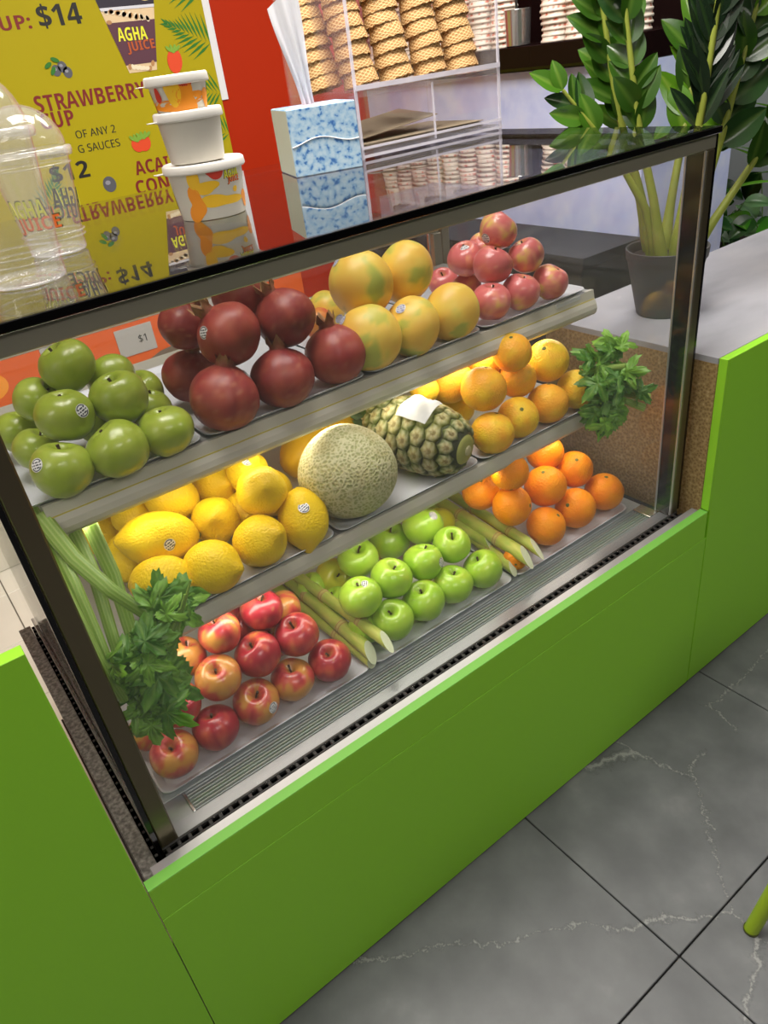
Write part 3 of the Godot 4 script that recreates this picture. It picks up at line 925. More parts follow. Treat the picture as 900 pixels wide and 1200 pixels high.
func room() -> void:
	var f := Node3D.new()
	f.name = "floor"
	add_child(f)
	struct(f, "dark stone tiled floor in front of the green counter")
	bx("slab", Vector3(-2.6, -0.12, -2.1), Vector3(4.6, -0.009, 3.3), M.dark_grout, f, 0.0)
	for i in range(-4, 7):   # dark tiles before the counter
		for j in range(0, 6):
			var x := 0.075 + 0.64 * i
			var z := -0.26 + 0.64 * j
			bx("tile", Vector3(maxf(x + 0.0015, -2.6), -0.009, z + 0.0015), Vector3(minf(x + 0.6385, 4.6), 0, minf(z + 0.6385, 3.3)), M.stone_tile, f, 0.0012)
	var g := Node3D.new()
	g.name = "floor_service"
	add_child(g)
	struct(g, "cream tiled floor of the service aisle behind the counter")
	bx("grout_bed", Vector3(-2.6, -0.0085, -2.1), Vector3(4.6, -0.006, -0.26), M.grey_grout, g, 0.0)
	for i in range(-8, 15):
		for j in 6:
			var x := 0.02 + 0.31 * i
			var z := -0.27 - 0.31 * j
			bx("tile", Vector3(maxf(x + 0.002, -2.6), -0.006, maxf(z - 0.308, -2.0)), Vector3(minf(x + 0.308, 4.6), 0.0, z), M.cream_tile, g, 0.0012)
	struct(bx("ceiling", Vector3(-2.7, 2.72, -2.12), Vector3(4.7, 2.82, 3.4), M.white_paint, null, 0.0), "plain white ceiling")
	struct(bx("wall_back", Vector3(-2.7, 0, -2.12), Vector3(4.7, 2.72, -2.0), M.orange_wall, null, 0.0), "bright orange painted wall behind the service aisle")
	struct(bx("wall_left", Vector3(-2.72, 0, -2.0), Vector3(-2.6, 2.72, 3.3), M.white_paint, null, 0.0), "white wall at the left end")
	struct(bx("wall_right", Vector3(4.6, 0, -2.0), Vector3(4.72, 2.72, 3.3), M.dark_paint, null, 0.0), "dark wall at the right end")
	struct(bx("wall_front", Vector3(-2.7, 0, 3.3), Vector3(4.7, 2.72, 3.42), M.dark_inside, null, 0.0), "dark wall behind the camera")
	var w := Node3D.new()
	w.name = "trim_1"
	add_child(w)
	struct(w, "white tiled skirting band low on the orange wall")
	bx("grout_bed", Vector3(-2.6, 0, -2.0), Vector3(1.9, 0.62, -1.994), M.grey_grout, w, 0.0)
	for i in range(-8, 6):
		for j in 2:
			bx("tile", Vector3(0.02 + 0.31 * i + 0.002, 0.31 * j + 0.002, -1.994), Vector3(minf(0.02 + 0.31 * i + 0.308, 1.9), 0.31 * j + 0.308, -1.988), M.cream_tile, w, 0.0012)
	poster()


func poly_part(called: String, pts: Array, mt: Material, parent: Node3D, z: float, depth := 0.0008) -> void:
	var p := PackedVector2Array()
	for q in pts: p.append(Vector2(q[0], q[1]) if q is Array else q)
	obj(called, MB.new().extrude(p, z, z + depth).mesh(), mt, parent)


func oval(cx: float, cy: float, w: float, h: float, tilt := 0.0, n := 20) -> Array:
	var out := []
	for i in n: out.append(Vector2(cx, cy) + Vector2(cos(TAU * i / n) * w, sin(TAU * i / n) * h).rotated(tilt))
	return out


func col_mat(called: String, c: Color) -> StandardMaterial3D:
	return M[called] if M.has(called) else mat(called, c, 0.5)


func palm_frond(parent: Node3D, from: Vector2, dir: float, size: float, z: float) -> void:   # printed frond: a rib with narrow leaflets
	var mb := MB.new()
	for i in 11:
		var f := i / 10.0
		var root := from + Vector2(cos(dir), sin(dir)) * size * f
		for sg in [-1.0, 1.0]:
			var a: float = dir + sg * (0.95 - 0.65 * f)
			var ln := size * (0.62 - 0.3 * f) * (0.6 + 0.4 * sin(PI * minf(1.0, f + 0.3)))
			var tip := root + Vector2(cos(a), sin(a)) * ln
			var side := Vector2(-sin(a), cos(a)) * size * 0.028
			mb.extrude(PackedVector2Array([root, root.lerp(tip, 0.4) + side, tip, root.lerp(tip, 0.4) - side]), z, z + 0.0006)
	obj("printed_palm_frond", mb.mesh(), M.ink_green, parent)


func poster() -> void:
	# the big yellow menu poster on the orange wall; local x, y are the wall's
	var p := thing("menu_poster", "yellow menu poster with prices, palm fronds and a purple smoothie cup on orange wall", "poster", Vector3(0, 0, -1.999))
	bx("backing_sheet", Vector3(0.2, 1.375, 0), Vector3(1.345, 2.1, 0.004), M.paper_white, p, 0.0)
	bx("yellow_sheet", Vector3(0.1, 0.93, 0.0), Vector3(1.318, 2.1, 0.006), M.poster_yellow, p, 0.0)
	var z := 0.0064
	letters("lettering", "CUP:", M.ink_maroon, p, Vector3(0.625, 1.634, z), 0.13, 0.036, true, 0.0)
	letters("lettering", "$14", M.ink_black, p, Vector3(0.778, 1.630, z), 0.132, 0.062)
	letters("lettering", "STRAWBERRY", M.ink_maroon, p, Vector3(0.690, 1.418, z), 0.362, 0.046)
	letters("lettering", "CUP", M.ink_maroon, p, Vector3(0.690, 1.372, z), 0.105, 0.044)
	letters("lettering", "OF ANY 2", M.ink_black, p, Vector3(0.784, 1.333, z), 0.132, 0.022, false)
	letters("lettering", "G SAUCES", M.ink_black, p, Vector3(0.778, 1.291, z), 0.14, 0.023, false)
	letters("lettering", "BERRIES", M.ink_black, p, Vector3(0.655, 1.292, z), 0.08, 0.015, false)
	letters("lettering", "$12", M.ink_black, p, Vector3(0.667, 1.216, z), 0.125, 0.056)
	letters("lettering", "ACAI", M.ink_maroon, p, Vector3(0.944, 1.196, z), 0.125, 0.042)
	letters("lettering", "CONE", M.ink_maroon, p, Vector3(0.930, 1.136, z), 0.155, 0.044)
	# the printed smoothie cup
	var cx := func(f: float, y: float) -> float: return 1.06 + (f - 0.5) * lerpf(0.095, 0.2, (y - 1.49) / 0.22)   # f across the cup
	var band := func(called: String, y0: float, y1: float, mt: Material, zz: float) -> void:
		poly_part(called, [[cx.call(0, y0), y0], [cx.call(1, y0), y0], [cx.call(1, y1), y1], [cx.call(0, y1), y1]], mt, p, zz, 0.0006)
	band.call("printed_cup", 1.49, 1.72, col_mat("print_cream", Color8(216, 190, 150)), z)
	band.call("printed_smoothie", 1.512, 1.628, col_mat("print_purple", Color8(86, 48, 62)), z + 0.0007)
	band.call("printed_blueberries", 1.668, 1.74, col_mat("print_dark", Color8(40, 34, 48)), z + 0.0007)
	band.call("printed_rim", 1.660, 1.668, col_mat("print_pale", Color8(206, 206, 214)), z + 0.0014)
	for i in 26:
		var fy := 1.63 + 0.032 * fposmod(i * 0.618, 1.0) if i < 18 else 1.494 + 0.016 * fposmod(i * 0.618, 1.0)
		var fx: float = cx.call(0.06 + 0.88 * fposmod(i * 0.377, 1.0), fy)
		poly_part("printed_oats", oval(fx, fy, 0.009, 0.006, i * 1.1, 8), col_mat("print_oat", Color8(232, 216, 186)) if i % 3 else col_mat("print_nut", Color8(176, 130, 84)), p, z + 0.0014 + 0.0001 * (i % 4), 0.0005)
	poly_part("printed_banana", oval(1.125, 1.70, 0.03, 0.022), col_mat("print_banana", Color8(240, 220, 150)), p, z + 0.002)
	letters("lettering", "AGHA", M.ink_lime, p, Vector3(1.004, 1.578, z + 0.002), 0.098, 0.036, true, -0.02)
	letters("lettering", "JUICE", M.ink_brown, p, Vector3(1.025, 1.540, z + 0.002), 0.096, 0.034, true, 0.03)
	# printed berries
	for e in [[0.785, 1.522, 0.014], [0.806, 1.530, 0.014], [0.818, 1.514, 0.014], [0.845, 1.186, 0.022]]:
		poly_part("printed_berry", oval(e[0], e[1], e[2], e[2] * 1.1), col_mat("print_berry", Color8(84, 84, 92)), p, z)
		poly_part("printed_highlight", oval(e[0] - e[2] * 0.2, e[1] + e[2] * 0.25, e[2] * 0.4, e[2] * 0.3), col_mat("print_berry_light", Color8(140, 140, 150)), p, z + 0.0008)
	for e in [[0.765, 1.538, 0.5], [0.79, 1.55, -0.4], [0.775, 1.522, 0.9]]:
		poly_part("printed_leaf", oval(e[0], e[1], 0.013, 0.006, e[2]), M.ink_green, p, z + 0.0016)
	for e in [[1.176, 1.508, 0.026, 0.036, -0.2], [0.975, 1.285, 0.02, 0.022, 0.5], [1.0, 1.287, 0.022, 0.025, -0.5]]:
		poly_part("printed_strawberry", oval(e[0], e[1], e[2], e[3], e[4]), col_mat("print_straw", Color8(214, 70, 30)), p, z + e[0] * 0.0006)
		for k in 4: poly_part("printed_leaf", oval(e[0] - 0.012 + 0.01 * k, e[1] + e[3] * 0.95, 0.013, 0.005, 2.4 - 0.6 * k), col_mat("print_sprig", Color8(120, 160, 50)), p, z + 0.0017 + 0.0002 * k)
	palm_frond(p, Vector2(1.318, 1.69), 2.75, 0.17, z)
	palm_frond(p, Vector2(1.318, 1.545), 2.7, 0.15, z)
	palm_frond(p, Vector2(1.318, 1.40), 3.0, 0.13, z)
	palm_frond(p, Vector2(1.318, 1.27), 2.7, 0.12, z)
	palm_frond(p, Vector2(0.62, 1.12), 1.1, 0.14, z)
	# a lower strip of pictures and price cards, seen through the case
	var q := thing("picture_strip", "strip of fruit pictures and white price cards low on the wall behind the case", "poster", Vector3(0, 0, -1.985))
	bx("board", Vector3(0.15, 0.36, 0), Vector3(1.5, 0.80, 0.006), col_mat("print_orange", Color8(214, 92, 30)), q, 0.0)
	for e in [[0.44, 0.66, 0.56, 0.75], [0.70, 0.62, 0.84, 0.72], [1.04, 0.62, 1.14, 0.74]]:
		bx("price_card", Vector3(e[0], e[1], 0.006), Vector3(e[2], e[3], 0.009), col_mat("card_grey", Color8(170, 168, 164)), q, 0.0)
	letters("lettering", "$1", M.ink_black, q, Vector3(0.78, 0.655, 0.0095), 0.03, 0.03, false)
	for e in [[0.24, 0.66, 0.07, 0.05], [0.3, 0.52, 0.09, 0.06], [0.62, 0.5, 0.12, 0.06], [1.26, 0.6, 0.1, 0.08]]:
		poly_part("printed_fruit", oval(e[0], e[1], e[2], e[3]), col_mat("print_mango", Color8(240, 150, 40)), q, 0.0062)
	poly_part("printed_bowl", oval(0.9, 0.5, 0.16, 0.11), col_mat("print_bowl", Color8(110, 96, 84)), q, 0.0064)
	palm_frond(q, Vector2(0.42, 0.52), 2.0, 0.12, 0.0075)


func counters() -> void:
	var c := thing("case_counter", "low green laminate counter that carries the glass fruit case", "counter", Vector3.ZERO)
	bx("carcass", Vector3(0.0, 0.03, -0.79), Vector3(1.288, 0.455, -0.02), M.dark_inside, c)
	bx("front_panel", Vector3(-0.003, 0.004, -0.0185), Vector3(1.2985, 0.449, 0.0), M.green_laminate, c, 0.0006)
	bx("fascia_panel", Vector3(-0.003, 0.4502, -0.0185), Vector3(1.2925, 0.5195, 0.0), M.green_laminate, c, 0.0006)
	bx("top_edge", Vector3(-0.003, 0.5195, -0.0185), Vector3(1.2925, 0.5212, 0.0), M.green_edge, c, 0.0004)
	bx("steel_trim", Vector3(0.012, 0.455, -0.036), Vector3(1.288, 0.5185, -0.019), M.trim_steel, c)
	bx("side_ledge", Vector3(0.0, 0.46, -0.75), Vector3(0.0235, 0.5175, -0.02), M.speckled_ledge, c)
	bx("ledge_edge", Vector3(-0.0035, 0.40, -0.42), Vector3(-0.0002, 0.519, -0.0195), M.black_gasket, c, 0.0)
	bx("floor_joint", Vector3(-0.003, 0.0, -0.018), Vector3(1.2985, 0.004, -0.003), M.black_gasket, c, 0.0)
	var l := thing("counter_panel", "tall green laminate panel closing the counter at the left", "counter", Vector3.ZERO)
	bx("board", Vector3(-1.25, 0.0, -0.02), Vector3(-0.0045, 0.962, 0.0), M.green_laminate, l, 0.0008)
	bx("side_support", Vector3(-1.25, 0.0, -0.3), Vector3(-1.22, 0.95, -0.02), M.green_laminate, l, 0.0008)
	var r := thing("side_counter", "higher green counter with white marble top and raw chipboard end, right of the case", "counter", Vector3.ZERO)
	bx("front_panel", Vector3(1.3015, 0.004, -0.018), Vector3(3.1, 0.8675, 0.0), M.green_laminate, r, 0.0008)
	bx("front_return", Vector3(1.2935, 0.522, -0.018), Vector3(1.3015, 0.8675, 0.0), M.green_laminate, r, 0.0004)
	bx("end_panel", Vector3(1.291, 0.0, -0.463), Vector3(1.31, 0.855, -0.018), M.particle_board, r, 0.0004)
	bx("back_panel", Vector3(1.31, 0.0, -0.463), Vector3(3.1, 0.855, -0.445), M.particle_board, r, 0.0004)
	bx("marble_top", Vector3(1.291, 0.855, -0.463), Vector3(3.1, 0.868, -0.0185), M.white_marble, r, 0.0006)
	bx("floor_joint", Vector3(1.3015, 0.0, -0.018), Vector3(3.1, 0.004, -0.003), M.black_gasket, r, 0.0)


func rail(root: Node3D, called: String, x0: float, x1: float, prof: Array, mt: Material) -> MeshInstance3D:   # a profile (z, y) drawn along x
	var p := PackedVector2Array()
	for q in prof: p.append(Vector2(-q[0], q[1]))   # the extrusion axis becomes x
	var xf := Transform3D(Basis(Vector3(0, 0, -1), Vector3(0, 1, 0), Vector3(1, 0, 0)), Vector3.ZERO)
	return obj(called, MB.new().extrude(p, x0, x1, xf).mesh(), mt, root)


func strip_light(root: Node3D, y: float, z: float, energy: float) -> void:
	bx("led_strip", Vector3(0.1, y, z - 0.009), Vector3(1.19, y + 0.004, z + 0.009), M.led_glow, root, 0.0)
	var l := AreaLight3D.new()
	l.name = numbered("led_strip_light")
	l.area_size = Vector2(1.08, 0.018)
	l.light_energy = energy
	l.light_color = Color8(255, 246, 226)
	l.shadow_enabled = true
	l.rotation_degrees.x = -96
	l.position = Vector3(0.645, y - 0.002, z)
	l.area_range = 8.0
	add_child(l)


func display_case() -> void:
	var c := thing("display_case", "glass fronted refrigerated display case with steel frame, filled with fruit", "display case", Vector3.ZERO)
	bx("base", Vector3(0.038, 0.455, -0.79), Vector3(1.261, 0.503, -0.037), M.dark_inside, c)
	bx("deck", Vector3(0.064, 0.503, -0.76), Vector3(1.235, 0.513, -0.128), M.deck_white, c)
	# air grille in front of the trays
	bx("grille_bed", Vector3(0.105, 0.503, -0.1275), Vector3(1.205, 0.506, -0.082), M.grille_green, c, 0.0)
	for i in 7:
		var z := -0.1255 + i * 0.0063
		bx("grille_slat", Vector3(0.105, 0.506, z), Vector3(1.205, 0.5115, z + 0.0022), M.shelf_white if i % 2 else M.deck_white, c, 0.0008)
	bx("corner_plate", Vector3(0.064, 0.503, -0.128), Vector3(0.0995, 0.5125, -0.0815), M.channel_steel, c, 0.0)
	bx("grille_end", Vector3(0.100, 0.503, -0.1275), Vector3(0.105, 0.514, -0.082), M.bright_steel, c, 0.0008)
	bx("grille_end", Vector3(1.205, 0.503, -0.1275), Vector3(1.235, 0.514, -0.082), M.bright_steel, c, 0.0008)
	bx("glass_channel", Vector3(0.064, 0.503, -0.081), Vector3(1.235, 0.5145, -0.0545), M.channel_steel, c, 0.001)
	bx("channel_seal", Vector3(0.064, 0.503, -0.0545), Vector3(1.235, 0.517, -0.0535), M.black_gasket, c, 0.0)
	# slotted black vents: along the front and the left side
	var v := bx("front_vent", Vector3(0.038, 0.503, -0.053), Vector3(1.255, 0.512, -0.036), M.slot_black, c, 0.0008)
	for z in [-0.0528, -0.0398]:
		bx("vent_lip", Vector3(0.038, 0.512, z), Vector3(1.255, 0.5188, z + 0.0038), M.vent_grey, v, 0.0006)
	var bar := MB.new().box(Vector3.ZERO, Vector3(0.0062, 0.0042, 0.0092), 0.001).mesh()
	for i in 72: obj("vent_bar", bar, M.vent_grey, v, Transform3D(Basis(), Vector3(0.045 + i * 0.0168, 0.5164, -0.0444)))
	var sv := bx("side_vent", Vector3(0.0245, 0.46, -0.75), Vector3(0.0305, 0.512, -0.04), M.slot_black, c, 0.0008)
	var bar2 := MB.new().box(Vector3.ZERO, Vector3(0.005, 0.0035, 0.0045), 0.001).mesh()
	for i in 42: obj("vent_bar", bar2, M.vent_grey, sv, Transform3D(Basis(), Vector3(0.0275, 0.5155, -0.05 - i * 0.0166)))
	bx("side_rail", Vector3(0.031, 0.503, -0.76), Vector3(0.0365, 0.526, -0.068), M.side_steel, c, 0.0012)
	# frame
	for e in [[0.038, 0.064, M.bronze_steel], [1.235, 1.261, M.bronze_steel]]:
		bx("front_post", Vector3(e[0], 0.503, -0.09), Vector3(e[1], 1.2435, -0.053), e[2], c, 0.0022)
		bx("rear_post", Vector3(e[0], 0.503, -0.79), Vector3(e[1], 1.2435, -0.755), M.brushed_steel, c, 0.0022)
		bx("side_top_rail", Vector3(e[0], 1.2435, -0.755), Vector3(e[1], 1.2665, -0.08), M.brushed_steel, c, 0.0015)
	bx("post_edge", Vector3(1.2332, 0.516, -0.0565), Vector3(1.2372, 1.243, -0.0527), M.trim_steel, c, 0.0008)
	bx("post_edge", Vector3(1.2315, 0.516, -0.0915), Vector3(1.2345, 1.243, -0.0875), M.trim_steel, c, 0.0008)
	bx("post_lining", Vector3(1.2335, 0.516, -0.089), Vector3(1.2350, 1.243, -0.056), M.black_paint, c, 0.0)
	bx("front_top_rail", Vector3(0.038, 1.2435, -0.08), Vector3(1.261, 1.2665, -0.053), M.brushed_steel, c, 0.0015)
	bx("rear_header", Vector3(0.064, 1.075, -0.79), Vector3(1.235, 1.2665, -0.768), M.dark_paint, c, 0.0015)
	bx("rear_header_lip", Vector3(0.064, 1.055, -0.79), Vector3(1.235, 1.075, -0.764), M.rail_plastic, c, 0.0015)
	bx("rear_bottom_rail", Vector3(0.064, 0.503, -0.79), Vector3(1.235, 0.56, -0.765), M.brushed_steel, c, 0.0015)
	bx("top_glass", Vector3(0.030, 1.267, -0.79), Vector3(1.263, 1.277, -0.0532), M.glass_tint, c, 0.0)
	bx("top_glass_edge", Vector3(0.030, 1.2668, -0.053), Vector3(1.263, 1.2772, -0.045), M.black_paint, c, 0.001)
	bx("front_glass", Vector3(0.0645, 0.5178, -0.0535), Vector3(1.2345, 1.243, -0.0485), M.glass, c, 0.0)
	bx("side_glass_left", Vector3(0.0315, 0.527, -0.755), Vector3(0.0365, 1.266, -0.066), M.glass, c, 0.0).name = "side_glass"
	bx("side_glass_edge", Vector3(0.0312, 0.520, -0.0655), Vector3(0.0376, 1.266, -0.0535), M.black_paint, c, 0.0)
	bx("side_glass", Vector3(1.2615, 0.520, -0.755), Vector3(1.2655, 1.266, -0.066), M.glass, c, 0.0)
	bx("side_glass_edge", Vector3(1.2612, 0.520, -0.0655), Vector3(1.2665, 1.266, -0.0535), M.black_paint, c, 0.0)
	for e in [[0.066, 0.66, -0.774], [0.64, 1.233, -0.784]]:
		var d := bx("sliding_door", Vector3(e[0] + 0.02, 0.565, e[2] - 0.002), Vector3(e[1] - 0.02, 1.055, e[2] + 0.002), M.glass, c, 0.0)
		bx("door_stile", Vector3(e[0], 0.562, e[2] - 0.004), Vector3(e[0] + 0.02, 1.055, e[2] + 0.004), M.bright_steel, d)
		bx("door_stile", Vector3(e[1] - 0.02, 0.562, e[2] - 0.004), Vector3(e[1], 1.055, e[2] + 0.004), M.bright_steel, d)
	# rear standards and the two shelves
	for x in [0.09, 0.65, 1.2]:
		bx("shelf_standard", Vector3(x - 0.012, 0.513, -0.745), Vector3(x + 0.012, 1.06, -0.73), M.brushed_steel, c, 0.001)
	for e in [[0.975, 0.985, -0.27, 0.09, 1.213], [0.754, 0.764, -0.2, 0.085, 1.17]]:
		var s := bx("shelf", Vector3(e[3], e[0], -0.73), Vector3(e[4], e[1], e[2]), M.shelf_white, c, 0.0015)
		for x in [0.1, 0.65, e[4] - 0.02]:
			obj("shelf_bracket", MB.new().extrude(PackedVector2Array([Vector2(0.73, e[0]), Vector2(0.73, e[0] - 0.05), Vector2(-e[2] + 0.12, e[0] - 0.008), Vector2(-e[2] + 0.1, e[0])]), x - 0.002, x + 0.002, Transform3D(Basis(Vector3(0, 0, -1), Vector3.UP, Vector3.RIGHT), Vector3.ZERO)).mesh(), M.brushed_steel, s)
	var r1 := rail(c, "upper_price_rail", 0.092, 1.213, [[-0.272, 0.986], [-0.262, 0.987], [-0.259, 0.972], [-0.2585, 0.9695], [-0.2570, 0.9680], [-0.253, 0.960], [-0.2505, 0.951], [-0.252, 0.943], [-0.257, 0.937], [-0.265, 0.935], [-0.272, 0.938]], M.rail_plastic)
	bx("ticket_line", Vector3(0.095, 0.9685, -0.259), Vector3(1.21, 0.9698, -0.2572), M.rail_line, r1, 0.0)
	bx("ticket", Vector3(1.10, 0.978, -0.2615), Vector3(1.17, 0.9865, -0.2595), M.paper_white, r1, 0.0)
	rail(c, "middle_price_rail", 0.09, 1.17, [[-0.204, 0.766], [-0.194, 0.767], [-0.191, 0.752], [-0.1905, 0.742], [-0.194, 0.735], [-0.200, 0.733], [-0.204, 0.736]], M.rail_plastic)
	strip_light(c, 0.9310, -0.284, 0.058)
	strip_light(c, 0.7290, -0.216, 0.062)


func dome_cup(label: String, at: Vector3, r_base: float, r_rim: float, h: float, dome: float, facing: float, lettered := true) -> void:
	var root := thing("dome_cup", label, "cup", at, "clear plastic cups with dome lids on the case top")
	var prof := [Vector2(0.0001, 0.006), Vector2(r_base * 0.7, 0.005), Vector2(r_base * 0.92, 0.001), Vector2(r_base, 0.003), Vector2(r_base * 1.015, 0.012), Vector2(r_base * 1.01, 0.02)]
	for i in 5: prof.append(Vector2(lerpf(r_base * 1.03, r_rim, (i + 1) / 5.0), lerpf(0.022, h, (i + 1) / 5.0)))
	obj("cup", MB.new().lathe(prof, 40).mesh(), M.clear_plastic, root)
	obj("rim", MB.new().lathe([Vector2(r_rim * 1.0, h - 0.009), Vector2(r_rim * 1.07, h - 0.009), Vector2(r_rim * 1.10, h - 0.004), Vector2(r_rim * 1.08, h + 0.001), Vector2(r_rim * 1.0, h + 0.002)], 40).mesh(), M.clear_rim, root)
	obj("foot_ring", MB.new().lathe([Vector2(r_base * 0.86, 0.0035), Vector2(r_base * 0.93, 0.0005), Vector2(r_base * 1.0, 0.003), Vector2(r_base * 1.01, 0.007)], 40).mesh(), M.clear_rim, root)
	for k in 3:
		var ry := h * (0.16 + 0.05 * k) if k < 2 else h * 0.86
		var rr := lerpf(r_base * 1.02, r_rim, ry / h) + 0.0004
		obj("moulded_ring", MB.new().lathe([Vector2(rr, ry - 0.0012), Vector2(rr + 0.0012, ry), Vector2(rr, ry + 0.0012)], 40).mesh(), M.clear_rim, root)
	var lid := []
	for i in 10:
		var a := PI / 2 * i / 10.0
		lid.append(Vector2(r_rim * 0.99 * cos(a), h + 0.003 + sin(a) * dome))
	lid.append(Vector2(r_rim * 0.16, h + 0.003 + dome * 0.99))
	obj("dome_lid", MB.new().lathe(lid, 40).mesh(), M.clear_plastic, root)
	var slope := (r_rim - r_base) / h
	if not lettered: return
	bent_letters("lettering", "AGHA", 0.021, M.ink_lime, root, r_base * 1.03 + slope * h * 0.5, h * 0.5, facing, 0.05, slope)
	bent_letters("lettering", "JUICE", 0.020, M.ink_orange, root, r_base * 1.03 + slope * h * 0.36, h * 0.34, facing + 0.22, 0.054, slope)
	bent_letters("lettering", "AGHA", 0.021, M.ink_lime, root, r_base * 1.03 + slope * h * 0.5, h * 0.5, facing + PI * 0.9, 0.05, slope)
	bent_letters("lettering", "JUICE", 0.020, M.ink_orange, root, r_base * 1.03 + slope * h * 0.36, h * 0.34, facing + PI * 0.9 + 0.22, 0.054, slope)


func tub(label: String, at: Vector3, r0: float, r1: float, h: float, printed: bool, facing: float, turn: float, sd: int) -> void:
	var root := thing("ice_cream_tub", label, "tub", at, "stacked paper tubs on the case top", Basis(Vector3.UP, turn))
	var white := col_mat("tub_white", Color8(204, 199, 188))
	obj("wall", MB.new().lathe([Vector2(0.0001, 0.003), Vector2(r0 * 0.9, 0.003), Vector2(r0 * 0.94, 0.0), Vector2(r0, 0.001), Vector2(r1, h), Vector2(r1 * 0.97, h), Vector2(0.0001, h)], 48).mesh(), white, root)
	obj("lid", MB.new().lathe([Vector2(r1 * 1.005, h - 0.007), Vector2(r1 * 1.06, h - 0.008), Vector2(r1 * 1.09, h - 0.006), Vector2(r1 * 1.075, h + 0.002), Vector2(r1 * 1.03, h + 0.004), Vector2(r1 * 0.98, h + 0.001), Vector2(0.0001, h + 0.001)], 48).mesh(), col_mat("tub_lid", Color8(212, 208, 202)), root)
	obj("lid_tab", MB.new().box(Vector3(sin(facing - 1.35) * r1 * 1.15, h - 0.006, cos(facing - 1.35) * r1 * 1.15), Vector3(0.016, 0.0012, 0.012), 0.0004).mesh(), M.tub_lid, root)
	if not printed: return
	var slope := (r1 - r0) / h
	var mb := MB.new()
	var orange := lin(238, 146, 24)
	var yellow := lin(242, 192, 36)
	var red := lin(206, 60, 40)
	if sd == 0:
		wrap_patch(mb, blob(0.015, 0.018, 3, 28, 0.5), r0, slope, facing - 0.32, h * 0.30, orange)
		wrap_patch(mb, blob(0.028, 0.009, 5, 28, 0.4), r0, slope, facing + 0.42, h * 0.34, yellow)
		wrap_patch(mb, blob(0.008, 0.017, 8, 28, 0.25), r0, slope, facing - 0.22, h * 0.80, yellow)
		wrap_patch(mb, blob(0.017, 0.008, 11, 28, 0.25), r0, slope, facing + 0.08, h * 0.62, yellow)
		wrap_patch(mb, blob(0.013, 0.009, 13, 28, 0.2), r0, slope, facing + 0.36, h * 0.88, red)
		wrap_patch(mb, blob(0.004, 0.004, 15, 16, 0.1), r0, slope, facing + 0.92, h * 0.50, yellow)
	else:
		wrap_patch(mb, blob(0.036, 0.010, 4, 28, 0.5), r0, slope, facing + 0.05, h * 0.24, orange)
		wrap_patch(mb, blob(0.016, 0.016, 6, 28, 0.4), r0, slope, facing + 0.35, h * 0.40, orange)
		wrap_patch(mb, blob(0.010, 0.019, 9, 28, 0.25), r0, slope, facing - 0.10, h * 0.62, yellow)
		wrap_patch(mb, blob(0.008, 0.006, 12, 28, 0.2), r0, slope, facing + 0.42, h * 0.84, red)
		wrap_patch(mb, blob(0.006, 0.008, 14, 28, 0.2), r0, slope, facing - 0.72, h * 0.52, red)
	for k in 6:   # the far side carries the same print
		wrap_patch(mb, blob(0.014 + 0.003 * (k % 3), 0.012, 20 + k, 24, 0.4), r0, slope, facing + 1.5 + k * 0.62, h * (0.25 + 0.5 * fposmod(k * 0.618, 1.0)), [orange, yellow, red][k % 3])
	obj("printed_pattern", mb.mesh(), M.print, root)
	if sd == 0:
		bent_letters("lettering", "AGHA", 0.010, M.ink_lime, root, r0 + slope * h * 0.80, h * 0.80, facing + 0.86, 0.026, slope)
		bent_letters("lettering", "JUICE", 0.010, M.ink_orange, root, r0 + slope * h * 0.68, h * 0.68, facing + 0.92, 0.022, slope)


